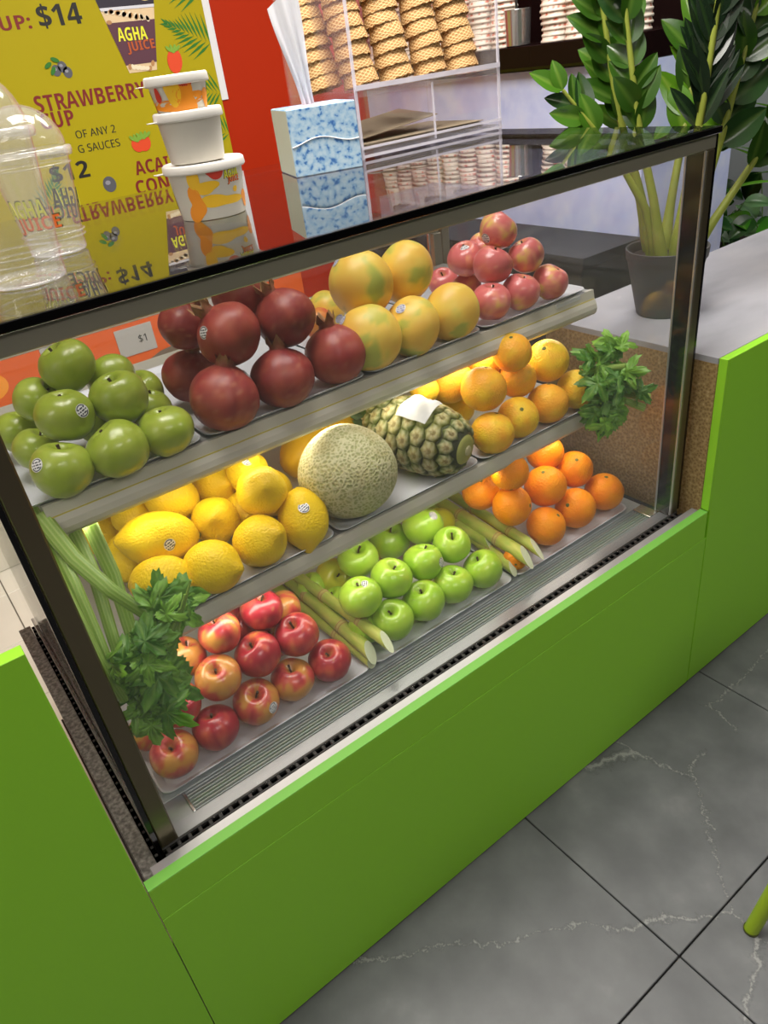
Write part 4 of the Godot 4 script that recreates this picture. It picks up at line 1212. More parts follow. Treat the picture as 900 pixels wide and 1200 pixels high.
func on_the_top() -> void:
	var T := 1.2771
	dome_cup("large clear dome lidded cup nearest the front, at the left end of the case top", Vector3(0.168, T, -0.205), 0.042, 0.054, 0.15, 0.058, 0.0, false)
	dome_cup("clear dome lidded cup with coloured lettering beside the stacked tubs", Vector3(0.243, T, -0.345), 0.035, 0.049, 0.120, 0.048, -0.80)
	tub("fruit printed paper tub at the bottom of the stack of three", Vector3(0.472, T, -0.352), 0.046, 0.0535, 0.069, true, -0.55, 0.0, 0)
	tub("plain white paper tub in the middle of the stack of three", Vector3(0.466, T + 0.0730, -0.352), 0.0375, 0.0435, 0.060, false, -0.55, 0.3, 1)
	tub("fruit printed paper tub at the top of the stack of three", Vector3(0.462, T + 0.1370, -0.355), 0.033, 0.0395, 0.038, true, -0.55, 0.0, 2)
	# tissue box
	var b := thing("tissue_box", "blue and white patterned tissue box with a tissue standing out of its top", "tissue box", Vector3(0.7955, T, -0.563), "", Basis(Vector3.UP, -0.306))
	bx("carton", Vector3(-0.0625, 0, -0.0625), Vector3(0.0625, 0.107, 0.0625), M.tissue_print, b, 0.0015)
	bx("pale_side", Vector3(-0.0629, 0.002, -0.061), Vector3(-0.0626, 0.105, 0.061), col_mat("carton_pale", Color8(196, 204, 190)), b, 0.0)
	obj("opening", MB.new().extrude(PackedVector2Array(oval(0, 0, 0.038, 0.022)), 0.0, 0.0006, Transform3D(Basis(Vector3.RIGHT, -PI / 2), Vector3(0, 0.1071, 0))).mesh(), col_mat("carton_pink", Color8(206, 186, 200)), b)
	var wave := []
	for i in 22: wave.append(Vector3(-0.0615 + 0.123 * i / 21.0, 0.053 + 0.006 * sin(i * 0.3 - 1.0), 0.063))
	obj("printed_wave", MB.new().tube(wave, [0.0011], 6, true).mesh(), M.paper_white, b)
	var rows := []
	for i in 15:
		var f := i / 14.0
		var row := PackedVector3Array()
		var w := lerpf(0.010, 0.027, smoothstep(0.0, 1.0, f))
		for j in 13:
			var g := j / 12.0 * 2.0 - 1.0
			var fold := 0.009 * (1.0 - f * 0.6) * sin(g * 7.0 + f * 2.0)
			row.append(Vector3(-0.004 - 0.022 * f + g * w, 0.105 + 0.165 * f - 0.014 * f * maxf(0.0, -g) * 0.3 + 0.012 * f * g, fold + 0.012 * f - 0.006 * g * g))
		rows.append(row)
	obj("tissue", MB.new().grid(rows, false).mesh(), M.tissue_paper, b)
	# clear acrylic cone holder
	var h := thing("cone_holder", "clear acrylic dispenser that holds the waffle cones above a paper tray", "cone holder", Vector3(0.888, T, -0.79))
	var W := 0.368
	var D := 0.232
	bx("floor_sheet", Vector3(0, 0.006, 0.0), Vector3(W, 0.010, D), M.acrylic, h, 0.0)
	bx("middle_sheet", Vector3(0, 0.114, 0.0), Vector3(W, 0.118, D), M.acrylic, h, 0.0)
	bx("front_lip", Vector3(0, 0.004, D), Vector3(W, 0.022, D + 0.004), M.acrylic, h, 0.0)
	bx("top_lip", Vector3(0, 0.105, D), Vector3(W, 0.124, D + 0.004), M.acrylic, h, 0.0)
	for x in [0.0, W * 0.5, W - 0.004]:
		bx("divider", Vector3(x, 0.0, 0.0), Vector3(x + 0.004, 0.114 if x == W * 0.5 else 0.44, D - 0.001), M.acrylic, h, 0.0)
	for e in [[Vector3(0, 0.116, D + 0.003), Vector3(W, 0.1245, D + 0.0052)], [Vector3(0, 0.003, D + 0.003), Vector3(W, 0.008, D + 0.0052)], [Vector3(-0.001, 0.0, D), Vector3(0.0045, 0.44, D + 0.003)], [Vector3(W - 0.0045, 0.0, D), Vector3(W + 0.001, 0.44, D + 0.003)], [Vector3(W * 0.5, 0.01, D), Vector3(W * 0.5 + 0.004, 0.11, D + 0.002)], [Vector3(0, 0.018, D + 0.003), Vector3(W, 0.0225, D + 0.0052)]]:
		bx("polished_edge", e[0], e[1], M.acrylic_edge, h, 0.0)
	bx("back_sheet", Vector3(0, 0.0, -0.006), Vector3(W, 0.44, -0.002), M.acrylic, h, 0.0)
	var pp := thing("paper_sleeves", "flat stack of brown paper cone sleeves lying in the acrylic dispenser", "paper sleeves", Vector3(0.894, T + 0.0105, -0.78))
	for i in 7:
		obj("sleeve", MB.new().box(Vector3(0.17, 0.003 + i * 0.0016, 0.105), Vector3(0.325 - 0.01 * (i % 3), 0.0012, 0.19 + 0.004 * (i % 2)), 0.0, Transform3D(Basis(Vector3.UP, 0.02 * (i % 3 - 1)), Vector3.ZERO)).mesh(), M.brown_paper, pp)
	obj("bent_sleeve", MB.new().box(Vector3(0.12, 0.0, 0), Vector3(0.22, 0.0012, 0.13), 0.0, Transform3D(Basis(Vector3.BACK, 0.09) * Basis(Vector3.RIGHT, 0.10), Vector3(0.0, 0.024, 0.11))).mesh(), M.brown_paper, pp)
	# waffle cones: nested stacks, mouths down, leaning back
	var rows2 := []
	for e in [[0.0001, 0.160], [0.003, 0.157], [0.012, 0.112], [0.020, 0.075], [0.0265, 0.046], [0.0318, 0.0226], [0.0345, 0.010], [0.0364, 0.0], [0.0348, 0.0002], [0.0325, 0.010], [0.0001, 0.148]]:
		var row := PackedVector3Array()
		for j in 40:
			var a := TAU * j / 40
			var wavy := 0.0009 * sin(a * 11.0) if absf(e[1]) < 0.001 else 0.0
			var spiral := 0.97 * (1.0 + 0.015 * fposmod(a / TAU, 1.0))
			row.append(Vector3(cos(a) * e[0] * spiral, e[1] + wavy, sin(a) * e[0] * spiral))
		rows2.append(row)
	var cone := MB.new().grid(rows2, true).mesh()
	var ords := ["lowest", "second", "third", "fourth", "fifth", "sixth", "seventh", "eighth", "ninth", "tenth", "eleventh"]
	var stacks := [[0.865, -0.672, "half hidden stack at the back left"], [0.906, -0.608, "first full stack from the left"], [0.994, -0.608, "second full stack from the left"], [1.083, -0.608, "third full stack from the left"], [1.170, -0.608, "rightmost stack"]]
	for s in stacks.size():
		for i in 10:
			var lean := Basis(Vector3.RIGHT, -0.2) * Basis(Vector3.BACK, 0.06)
			var at := Vector3(stacks[s][0] + 0.04, T + 0.1215, stacks[s][1] - 0.008) + lean * Vector3(0.002 * sin(i * 2.3 + s), 0.0232 * i, 0.002 * cos(i * 1.7 + s))
			var jig := lean * Basis(Vector3.RIGHT, 0.03 * sin(i * 3.1 + s * 2)) * Basis(Vector3.BACK, 0.035 * sin(i * 2.2 + s)) * Basis(Vector3.UP, i * 1.9 + s)
			var o := thing("waffle_cone", "waffle cone, %s from the bottom, in the %s" % [ords[i], stacks[s][2]] if i > 0 else "waffle cone at the bottom of the %s" % stacks[s][2], "waffle cone", at, "stacked waffle cones", jig)
			obj("cone", cone, M.waffle, o)


func back_shelf() -> void:
	# steel splashback that runs away from the counter, with the dark cup shelf on it
	struct(bx("wall_partition", Vector3(1.95, 0.0, -2.0), Vector3(2.40, 1.345, -0.70), M.steel_wall, null, 0.0), "brushed steel partition at the right of the service aisle")
	var s := thing("cup_shelf", "dark glossy shelf on the steel partition, carrying stacked paper cups", "shelf", Vector3.ZERO)
	bx("board", Vector3(1.92, 1.345, -2.0), Vector3(2.40, 1.412, -0.70), M.shelf_dark, s, 0.002)
	bx("edge_strip", Vector3(1.917, 1.349, -2.0), Vector3(1.92, 1.356, -0.70), M.black_paint, s, 0.0)
	bx("back_board", Vector3(2.40, 1.345, -2.0), Vector3(2.44, 2.1, -0.70), M.shelf_dark, s, 0.002)
	var k := thing("back_cabinet", "low dark cabinet under the steel partition behind the case", "cabinet", Vector3(1.7, 0, -1.4))
	bx("body", Vector3(0.0, 0.05, -0.5), Vector3(0.248, 0.86, 0.7), M.dark_paint, k)
	bx("worktop", Vector3(-0.02, 0.86, -0.5), Vector3(0.248, 0.89, 0.72), M.dark_inside, k)
	bx("plinth", Vector3(0.02, 0.0, -0.5), Vector3(0.248, 0.05, 0.68), M.black_gasket, k)
	# nested paper cups, mouth down
	var cols := []
	var rows := []
	var prof := [[0.028, 0.092], [0.0302, 0.088], [0.0385, 0.02], [0.0412, 0.008], [0.0436, 0.007], [0.0445, 0.003], [0.0432, 0.0], [0.040, 0.001]]
	for e in prof:
		var row := PackedVector3Array()
		var cc := PackedColorArray()
		for j in 36:
			var a := TAU * j / 36
			row.append(Vector3(cos(a) * e[0], e[1], sin(a) * e[0]))
			var red: bool = e[1] > 0.0075 and e[1] < 0.03 and nz.get_noise_2d(a * 2.2, e[1] * 30.0) > 0.22
			cc.append(lin(204, 92, 56) if red else lin(226, 214, 200))
		rows.append(row)
		cols.append(cc)
	var cup := MB.new().grid(rows, true, cols).mesh()
	var lid := MB.new().lathe([Vector2(0.0001, 0.0905), Vector2(0.0275, 0.0905), Vector2(0.028, 0.092)], 36).mesh()
	var ords := ["first", "second", "third", "fourth", "fifth", "sixth", "seventh", "eighth", "ninth", "tenth", "eleventh", "twelfth", "thirteenth"]
	for i in 12:
		for j in 12:
			var o := thing("paper_cup", "red printed paper cup, %s up in the %s stack from the shelf's near end" % [ords[j], ords[i]], "paper cup", Vector3(1.975 + 0.004 * sin(i * 2.1 + j), 1.4125 + 0.0150 * j, -0.765 - 0.0935 * i + (0.0 if i < 4 else -0.12)), "stacked paper cups on the dark shelf", Basis(Vector3.UP, i * 1.3 + j * 2.1))
			obj("wall", cup, M.paper_cup, o)
			if j == 11: obj("bottom", lid, M.paper_cup, o)
	# steel shaker cup with a spoon
	var t := thing("steel_cup", "shiny steel cup with a spoon handle on the dark shelf beside the paper cups", "steel cup", Vector3(1.965, 1.4125, -1.19))
	obj("cup", MB.new().lathe([Vector2(0.0001, 0.002), Vector2(0.034, 0.0), Vector2(0.037, 0.004), Vector2(0.041, 0.095), Vector2(0.0425, 0.097), Vector2(0.039, 0.096), Vector2(0.035, 0.006), Vector2(0.0001, 0.006)], 40).mesh(), M.bright_steel, t)
	obj("spoon", MB.new().tube([Vector3(0.0, 0.01, 0.0), Vector3(-0.014, 0.09, 0.01), Vector3(-0.03, 0.19, 0.022)], [0.004, 0.005, 0.008], 8, true, 0.4).mesh(), M.dark_paint, t)


func fruits() -> void:
	var sd := 1
	for row in GRANNY:
		fruit("green_apple", row, "granny", "apple", "green apples piled on the upper left tray", M.skin_gloss, sd)
		sd += 1
	for row in POMEGRANATE:
		fruit("pomegranate", row, "pomegranate", "pomegranate", "pomegranates on the upper shelf", M.skin_satin, sd)
		sd += 1
	for i in MANGO.size():
		fruit("mango", MANGO[i], "mango_blush" if i == 6 else "mango", "mango", "mangoes on the upper shelf", M.skin_satin, sd)
		sd += 1
	for row in PINK:
		fruit("pink_apple", row, "pink", "apple", "pink apples at the right end of the upper shelf", M.skin_gloss, sd)
		sd += 1
	for i in LEMON.size():
		fruit("lemon", LEMON[i], "lemon", "lemon", "lemons piled on the middle shelf", M.skin_citrus, sd, [1.38, 1.1, 1.12, 1.1, 1.12, 1.22, 1.2, 1.2, 1.15, 1.15, 1.2, 1.15, 1.1, 1.1, 1.1][i])
		sd += 1
	for row in GRAPEFRUIT:
		fruit("grapefruit", row, "grapefruit", "grapefruit", "grapefruits piled on the middle shelf", M.skin_citrus, sd)
		sd += 1
	for row in RED:
		fruit("red_apple", row, "red", "apple", "red apples piled on the case floor", M.skin_gloss, sd)
		sd += 1
	for i in GREEN.size():
		fruit("small_green_apple", GREEN[i], "yellow_apple" if i == 11 or i == 15 else "green", "apple", "small green apples on the case floor", M.skin_gloss, sd)
		sd += 1
	for row in ORANGE:
		fruit("orange", row, "orange", "orange", "oranges piled on the case floor", M.skin_citrus, sd)
		sd += 1
	netted_melon()
	canary_melon()
	pineapple()


func netted_melon() -> void:
	var root := thing("netted_melon", "pale cantaloupe melon with a raised net pattern, on the middle shelf", "melon", Vector3(0.560, 0.845, -0.247), "", basis_up(Vector3(0.25, 0.9, -0.45), 0.4))
	var net := noise(1.0, FastNoiseLite.TYPE_CELLULAR, 1, 4)
	net.cellular_return_type = FastNoiseLite.RETURN_DISTANCE2_SUB
	net.fractal_type = FastNoiseLite.FRACTAL_NONE
	net.cellular_jitter = 0.95
	var rows := []
	var cols := []
	for i in 191:
		var th := PI * i / 190.0
		var row := PackedVector3Array()
		var cc := PackedColorArray()
		for j in 340:
			var ph := TAU * j / 340.0
			var d := Vector3(sin(th) * cos(ph), cos(th), sin(th) * sin(ph))
			var w := d + 0.04 * Vector3(nz.get_noise_3dv(d * 5.0), nz.get_noise_3dv(d * 5.0 + Vector3(9, 0, 0)), nz.get_noise_3dv(d * 5.0 + Vector3(0, 9, 0)))
			var cell := net.get_noise_3dv(w * 13.0) + 1.0   # small near the cell borders
			var e := 1.0 - smoothstep(0.12, 0.34, cell)
			var r := 0.0865 * (1.0 - 0.012 * absf(cos(ph * 5.0)) * sin(th)) + 0.0010 * e
			row.append(Vector3(d.x * r, d.y * r * (0.96 if d.y > 0 else 0.92), d.z * r) * (1.0 - 0.05 * maxf(0.0, d.y) * sin(th)))
			cc.append(lin(160, 162, 106).lerp(lin(206, 202, 158), e).lerp(lin(186, 170, 110), clampf(nz.get_noise_3dv(d * 1.3) * 0.8, 0, 0.4)))
		rows.append(row)
		cols.append(cc)
	obj("rind", MB.new().grid(rows, true, cols).mesh(), M.skin_dull, root)
	obj("stem_scar", MB.new().lathe([Vector2(0.011, -0.003), Vector2(0.0095, 0.0012), Vector2(0.006, 0.0005), Vector2(0.0001, 0.0)], 20, Transform3D(Basis(), Vector3(0, 0.0805, 0))).mesh(), M.stem_brown, root)


func canary_melon() -> void:
	var root := thing("canary_melon", "smooth bright yellow melon lying behind the netted melon", "melon", Vector3(0.612, 0.822, -0.425), "", basis_up(Vector3(0.96, 0.08, -0.26), 0.2))
	var rows := []
	var cols := []
	for i in 31:
		var th := PI * i / 30.0
		var row := PackedVector3Array()
		var cc := PackedColorArray()
		for j in 44:
			var ph := TAU * j / 44.0
			var s := sin(th)
			var r := 0.056 * s * (1.0 + 0.012 * cos(ph * 8.0))
			row.append(Vector3(cos(ph) * r, cos(th) * 0.098, sin(ph) * r))
			cc.append(lin(246, 196, 18).lerp(lin(236, 182, 24), clampf(0.5 + nz.get_noise_3dv(Vector3(cos(ph), cos(th), sin(ph)) * 2.0), 0, 1)))
		rows.append(row)
		cols.append(cc)
	obj("rind", MB.new().grid(rows, true, cols).mesh(), M.skin_satin, root)
	obj("stem_scar", MB.new().lathe([Vector2(0.008, -0.004), Vector2(0.006, 0.003), Vector2(0.0001, 0.002)], 14, Transform3D(Basis(), Vector3(0, 0.098, 0))).mesh(), M.stem_green, root)


func pineapple() -> void:
	var front := Vector3(0.770, 0.826, -0.176)
	var back := Vector3(0.712, 0.842, -0.385)
	var axis := (front - back).normalized()
	var mid := (front + back) / 2
	var b := basis_up(axis, 0.3)
	var root := thing("pineapple", "pineapple lying on its side with its cut base facing out and a white paper tag", "pineapple", mid, "", b)
	var L := (front - back).length() * 0.5
	var prof := func(y: float) -> float: return 0.066 * pow(maxf(0.0, 1.0 - pow(absf(y) / (L * 1.06), 2.6)), 0.5)
	var rows := []
	var cols := []
	for i in 25:
		var y := lerpf(L, -L, i / 24.0)
		var row := PackedVector3Array()
		var cc := PackedColorArray()
		for j in 36:
			var a := TAU * j / 36.0
			var r: float = prof.call(y) * 0.95
			row.append(Vector3(cos(a) * r, y, sin(a) * r))
			cc.append(lin(50, 54, 24))
		rows.append(row)
		cols.append(cc)
	obj("core", MB.new().grid(rows, true, cols).mesh(), M.skin_dull, root)
	obj("cut_base", MB.new().lathe([Vector2(0.0001, L + 0.004), Vector2(0.007, L + 0.0045), Vector2(0.0085, L + 0.0025), Vector2(0.019, L + 0.0022), Vector2(0.026, L - 0.001), Vector2(0.030, L - 0.006)], 28).mesh(), col_mat("pineapple_base", Color8(158, 160, 84)), root)
	obj("stem_plug", MB.new().lathe([Vector2(0.0001, L + 0.006), Vector2(0.008, L + 0.0058), Vector2(0.0095, L + 0.003)], 18).mesh(), col_mat("pineapple_plug", Color8(190, 184, 140)), root)
	# the eyes: raised lozenges in spirals, each with a pale star of bracts and a pointed tip
	var variants := []
	for vv in 3:
		var mb := MB.new()
		var ring := func(k: float, hh: float) -> PackedVector3Array:
			var out := PackedVector3Array()
			for j in 12:
				var a := TAU * j / 12.0
				var hexa := 1.0 - 0.10 * cos(6.0 * a)
				out.append(Vector3(cos(a) * k * hexa * (1.0 + 0.04 * sin(vv * 2.0 + a)), hh, sin(a) * k * 0.92 * hexa))
			return out
		var g := lin(100, 108, 56).lerp(lin(126, 122, 60), vv * 0.4)
		var dk := lin(48, 52, 24)
		var rr := [ring.call(1.02, -0.30), ring.call(0.98, 0.02), ring.call(0.74, 0.30), ring.call(0.42, 0.42), ring.call(0.14, 0.40), ring.call(0.001, 0.40)]
		var cl := []
		for q in rr.size():
			var cc := PackedColorArray()
			for j in 12:
				var base: Color = [dk, dk.lerp(g, 0.6), g, lin(176, 164, 110), lin(150, 128, 80), lin(120, 96, 60)][q]
				if q in [2, 3] and j % 2 == 0: base = base.lerp(lin(206, 200, 160), 0.55)
				cc.append(base)
			cl.append(cc)
		mb.grid(rr, true, cl, 0.0)
		# the bract, curling over the eye towards the crown
		var sp := [[Vector3(-0.22, 0.36, -0.45), Vector3(0.22, 0.36, -0.45)], [Vector3(-0.16, 0.56, 0.0), Vector3(0.16, 0.56, 0.0)], [Vector3(-0.05, 0.66, 0.42), Vector3(0.05, 0.66, 0.42)], [Vector3(-0.004, 0.60, 0.72), Vector3(0.004, 0.60, 0.72)]]
		for q in 3:
			mb.quad(sp[q][0], sp[q][1], sp[q + 1][1], sp[q + 1][0], Vector3(0, 0.9, -0.4).normalized(), lin(180, 168, 120) if q else lin(150, 134, 86))
		variants.append(mb.mesh())
	var rows_n := 8
	for i in rows_n:
		var y := lerpf(L * 0.90, -L * 0.92, (i + 0.3) / (rows_n - 0.4))
		for j in 11:
			var a := TAU * (j + 0.5 * (i % 2)) / 11.0 + i * 0.06
			var r: float = prof.call(y)
			if r < 0.02: continue
			var slope := (prof.call(y - 0.004) - prof.call(y + 0.004)) / 0.008 as float
			var out := Vector3(cos(a), slope, sin(a)).normalized()
			var along := (Vector3(0, -1, 0) - out * Vector3(0, -1, 0).dot(out)).normalized()
			var side := out.cross(along).normalized()
			var wide: float = TAU * r / 11.0 * 0.56
			var sc := Basis(side * wide, out * 0.0135, along * 0.0165)
			obj("eye", variants[(i * 5 + j * 3) % 3], M.skin_dull, root, Transform3D(sc, Vector3(cos(a) * r * 0.955, y, sin(a) * r * 0.955)))
	# crown leaves at the hidden end
	for j in 22:
		var a := j * 2.4
		var f := j / 22.0
		var mb := MB.new()
		var rows2 := []
		for i in 6:
			var g := i / 5.0
			var row := PackedVector3Array()
			var w := 0.009 * (1.0 - g) * (0.6 + 0.4 * sin(PI * minf(g + 0.4, 1.0))) + 0.0004
			var c := Vector3(cos(a) * (0.008 + 0.03 * g * (0.3 + f)), -L - 0.005 - 0.075 * g * (1.1 - 0.4 * f), sin(a) * (0.008 + 0.03 * g * (0.3 + f)))
			var side := Vector3(-sin(a), 0, cos(a))
			row.append(c - side * w)
			row.append(c + Vector3(cos(a), 0, sin(a)) * -0.002)
			row.append(c + side * w)
			rows2.append(row)
		obj("crown_leaf", mb.grid(rows2, false).mesh(), col_mat("pineapple_leaf", Color8(92, 120, 62)), root)
	# white paper tag tucked over the top
	var up := b.inverse() * Vector3(-0.2, 0.95, 0.12).normalized()
	up = (up - Vector3(0, up.y, 0)).normalized()
	var sd := up.cross(Vector3(0, 1, 0)).normalized()
	var tag_rows := []
	for i in 9:
		var y := lerpf(-0.012, 0.05, i / 8.0)
		var row := PackedVector3Array()
		for j in 7:
			var g := (j / 6.0 - 0.5) * 0.85
			var r: float = prof.call(y) + 0.0105 + 0.002 * sin(i * 1.2 + j)
			row.append((up * cos(g) + sd * sin(g)) * r + Vector3(0, y, 0))
		tag_rows.append(row)
	obj("paper_tag", MB.new().grid(tag_rows, false).mesh(), M.paper_white, root)


func canes() -> void:
	# sugar cane sticks: [back end, front end, radius, label]
	var list := [
		[Vector3(0.4655, 0.5315, -0.47), Vector3(0.478, 0.5335, -0.128), 0.0100, "sugar cane stick lowest of the left bundle, next to the red apples"],
		[Vector3(0.487, 0.553, -0.46), Vector3(0.4818, 0.549, -0.120), 0.0120, "thickest sugar cane stick in the middle of the left bundle, cut end out"],
		[Vector3(0.494, 0.573, -0.40), Vector3(0.508, 0.572, -0.097), 0.0100, "sugar cane stick at the right of the left bundle, slanting cut tip"],
		[Vector3(0.866, 0.548, -0.44), Vector3(0.8590, 0.550, -0.202), 0.0115, "short sugar cane stick with a wide chalky cut, nearest the small green apples"],
		[Vector3(0.888, 0.562, -0.44), Vector3(0.860, 0.566, -0.098), 0.0130, "thick sugar cane stick in the middle of the right bundle with a joint"],
		[Vector3(0.930, 0.560, -0.44), Vector3(0.897, 0.563, -0.104), 0.0108, "sugar cane stick with a sharp tip, nearest the oranges"],
		[Vector3(0.884, 0.533, -0.42), Vector3(0.8385, 0.541, -0.126), 0.0105, "sugar cane stick underneath the right bundle, only its tip showing"],
	]
	for n in list.size():
		var e: Array = list[n]
		var a: Vector3 = e[0]
		var z: Vector3 = e[1]
		var d := (z - a).normalized()
		var ln := (z - a).length()
		var b := basis_up(d, n * 1.1)
		var root := thing("sugar_cane", e[3], "sugar cane", a, "sugar cane sticks between the fruit on the case floor", b)
		var r: float = e[2] * 1.12
		var joints := [0.30, 0.68] if n != 3 else [0.45]
		var rows := []
		var cols := []
		var want := b.inverse() * Vector3(0.45, 0.6, 0.5)   # the way the slanted cut looks
		var cut := Vector2(want.x, want.z).normalized()
		var slant := [0.4, 1.4, 1.9, 1.7, 1.7, 2.2, 1.3][n] as float
		var steps := 40
		for i in steps + 1:
			var f := float(i) / steps
			var row := PackedVector3Array()
			var cc := PackedColorArray()
			var bulge := 0.0
			for q in joints: bulge = maxf(bulge, exp(-pow((f - q) * ln / 0.006, 2.0)))
			for j in 16:
				var an := TAU * j / 16.0
				var off := Vector2(cos(an), sin(an))
				var y := f * (ln - r * slant * (1.0 + off.dot(cut)) * smoothstep(0.7, 1.0, f))
				row.append(Vector3(off.x, 0, off.y) * r * (1.0 + 0.10 * bulge) + Vector3(0, y, 0))
				var tint := nz.get_noise_3d(cos(an) * 1.2 + n * 4.0, y * 18.0, sin(an) * 1.2)
				cc.append(lin(200, 200, 104).lerp(lin(160, 186, 76), clampf(0.5 + tint, 0, 1)).lerp(lin(204, 180, 122), bulge * 0.8).lerp(lin(150, 128, 80), clampf(nz.get_noise_3d(cos(an) * 3.0, y * 60.0, n * 7.0) - 0.35, 0, 0.5)))
			rows.append(row)
			cols.append(cc)
		obj("stalk", MB.new().grid(rows, true, cols).mesh(), M.cane_skin, root)
		for q in joints:
			for o in [-0.004, 0.004]:
				var jr := []
				for k in 5: jr.append(Vector2(r * (1.07 + 0.05 * sin(PI * k / 4.0)), q * ln + o - 0.0008 + 0.0004 * k))
				obj("joint_ring", MB.new().lathe(jr, 18).mesh(), col_mat("cane_joint", Color8(176, 132, 84)), root)
		var centre := Vector3.ZERO
		for p in rows[steps]: centre += p / 16.0
		var face := []
		for k in [0.0, 0.5, 1.0]:
			var row := PackedVector3Array()
			for p in rows[steps]: row.append(centre.lerp(p, k) + Vector3(0, 0.0008 * (1.0 - k), 0))
			face.append(row)
		obj("cut_face", MB.new().grid(face, true).mesh(), col_mat("cane_pith", Color8(214, 222, 190)), root)


func celery_leaf(size: float, sd: int) -> ArrayMesh:   # a lobed, toothed, slightly cupped leaf; stem at the origin, pointing to +z, face up
	var rows := []
	var cols := []
	var n := 56
	var base := lin(76, 128, 38).lerp(lin(132, 186, 62), 0.5 + 0.5 * sin(sd * 2.7))
	for ring in [0.0, 0.3, 0.6, 0.85, 1.0]:
		var row := PackedVector3Array()
		var cc := PackedColorArray()
		for j in n:
			var a := TAU * j / n   # 0 = tip
			var w := wrapf(a, -PI, PI)
			var lobe := pow(0.5 + 0.5 * cos(w * TAU / 1.25), 0.8) if absf(w) < 1.9 else 0.25 * smoothstep(PI, 1.9, absf(w))
			var lng := 0.38 + 0.54 * lobe
			if absf(w) > 1.9: lng = lerpf(0.44, 0.30, (absf(w) - 1.9) / (PI - 1.9))
			if absf(w) > 0.6 and absf(w) < 1.9: lng *= 0.9
			lng *= 1.0 + 0.24 * (absf(fposmod(a * 3.6, 1.0) - 0.5) * 2.0 - 0.5)
			var p := Vector2(sin(w) * lng, 0.36 + cos(w) * lng) * size * 0.72
			p = Vector2(0, 0.36 * size * 0.72).lerp(p, ring)
			var wave := 0.16 * size * nz.get_noise_2d(p.x / size * 2.6 + sd * 5.0, p.y / size * 2.6)
			var y = -0.55 * (p.x * p.x) / size - 0.28 * pow(maxf(0.0, p.y), 2.0) / size + wave + 0.03 * size * absf(sin(w * 2.5)) * ring
			row.append(Vector3(p.x, y, p.y))
			var vein = pow(0.5 + 0.5 * cos(w * TAU / 1.25), 14.0) * (1.0 - ring * 0.6)
			cc.append(base.lerp(lin(150, 184, 84), vein * 0.7).lerp(lin(44, 90, 26), clampf(nz.get_noise_2d(p.x * 90.0 + sd, p.y * 90.0), 0, 0.6)))
		rows.append(row)
		cols.append(cc)
	return MB.new().grid(rows, true, cols, -1.0).mesh()


func celery_stalk(root: Node3D, path: Array, w0: float, w1: float, sd: int) -> void:   # ribbed, grooved stalk
	var pts := []
	var curve := Curve3D.new()
	for i in path.size():
		var t := ((path[mini(i + 1, path.size() - 1)] as Vector3) - (path[maxi(i - 1, 0)] as Vector3)) * 0.2
		curve.add_point(path[i], -t, t)
	var n := 16
	for i in n + 1: pts.append(curve.sample_baked(curve.get_baked_length() * i / n))
	var rows := []
	var cols := []
	var side_ref := Vector3(0.85, 0.1, 0.5)
	for i in n + 1:
		var d: Vector3 = (pts[mini(i + 1, n)] - pts[maxi(i - 1, 0)]).normalized()
		var s := (side_ref - d * side_ref.dot(d)).normalized()
		var u := s.cross(d).normalized()
		if u.z < 0: u = -u
		var w := lerpf(w0, w1, float(i) / n)
		var row := PackedVector3Array()
		var cc := PackedColorArray()
		for j in 36:
			var a := TAU * j / 36.0
			var outer := sin(a) > -0.1
			var rib := 0.05 * cos(a * 12.0) if outer else 0.0
			var k := 1.0 + rib
			var depth := sin(a) * 0.55 if outer else sin(a) * 0.12 + 0.0
			row.append(pts[i] + s * cos(a) * w * k + u * depth * w * k)
			cc.append(lin(134, 172, 58).lerp(lin(184, 206, 112), 0.5 + 0.5 * cos(a * 12.0)).lerp(lin(86, 132, 36), float(i) / n * 0.6))
		rows.append(row)
		cols.append(cc)
	obj("stalk", MB.new().tube([pts[n], pts[n] + (pts[n] - pts[n - 1]) * 0.02], [w1 * 0.3], 6).grid(rows, true, cols).mesh(), M.leaf_celery, root)


func leaf_basis(fwd: Vector3, up: Vector3) -> Basis:
	var z := fwd.normalized()
	var y := (up - z * up.dot(z)).normalized()
	return Basis(y.cross(z), y, z)


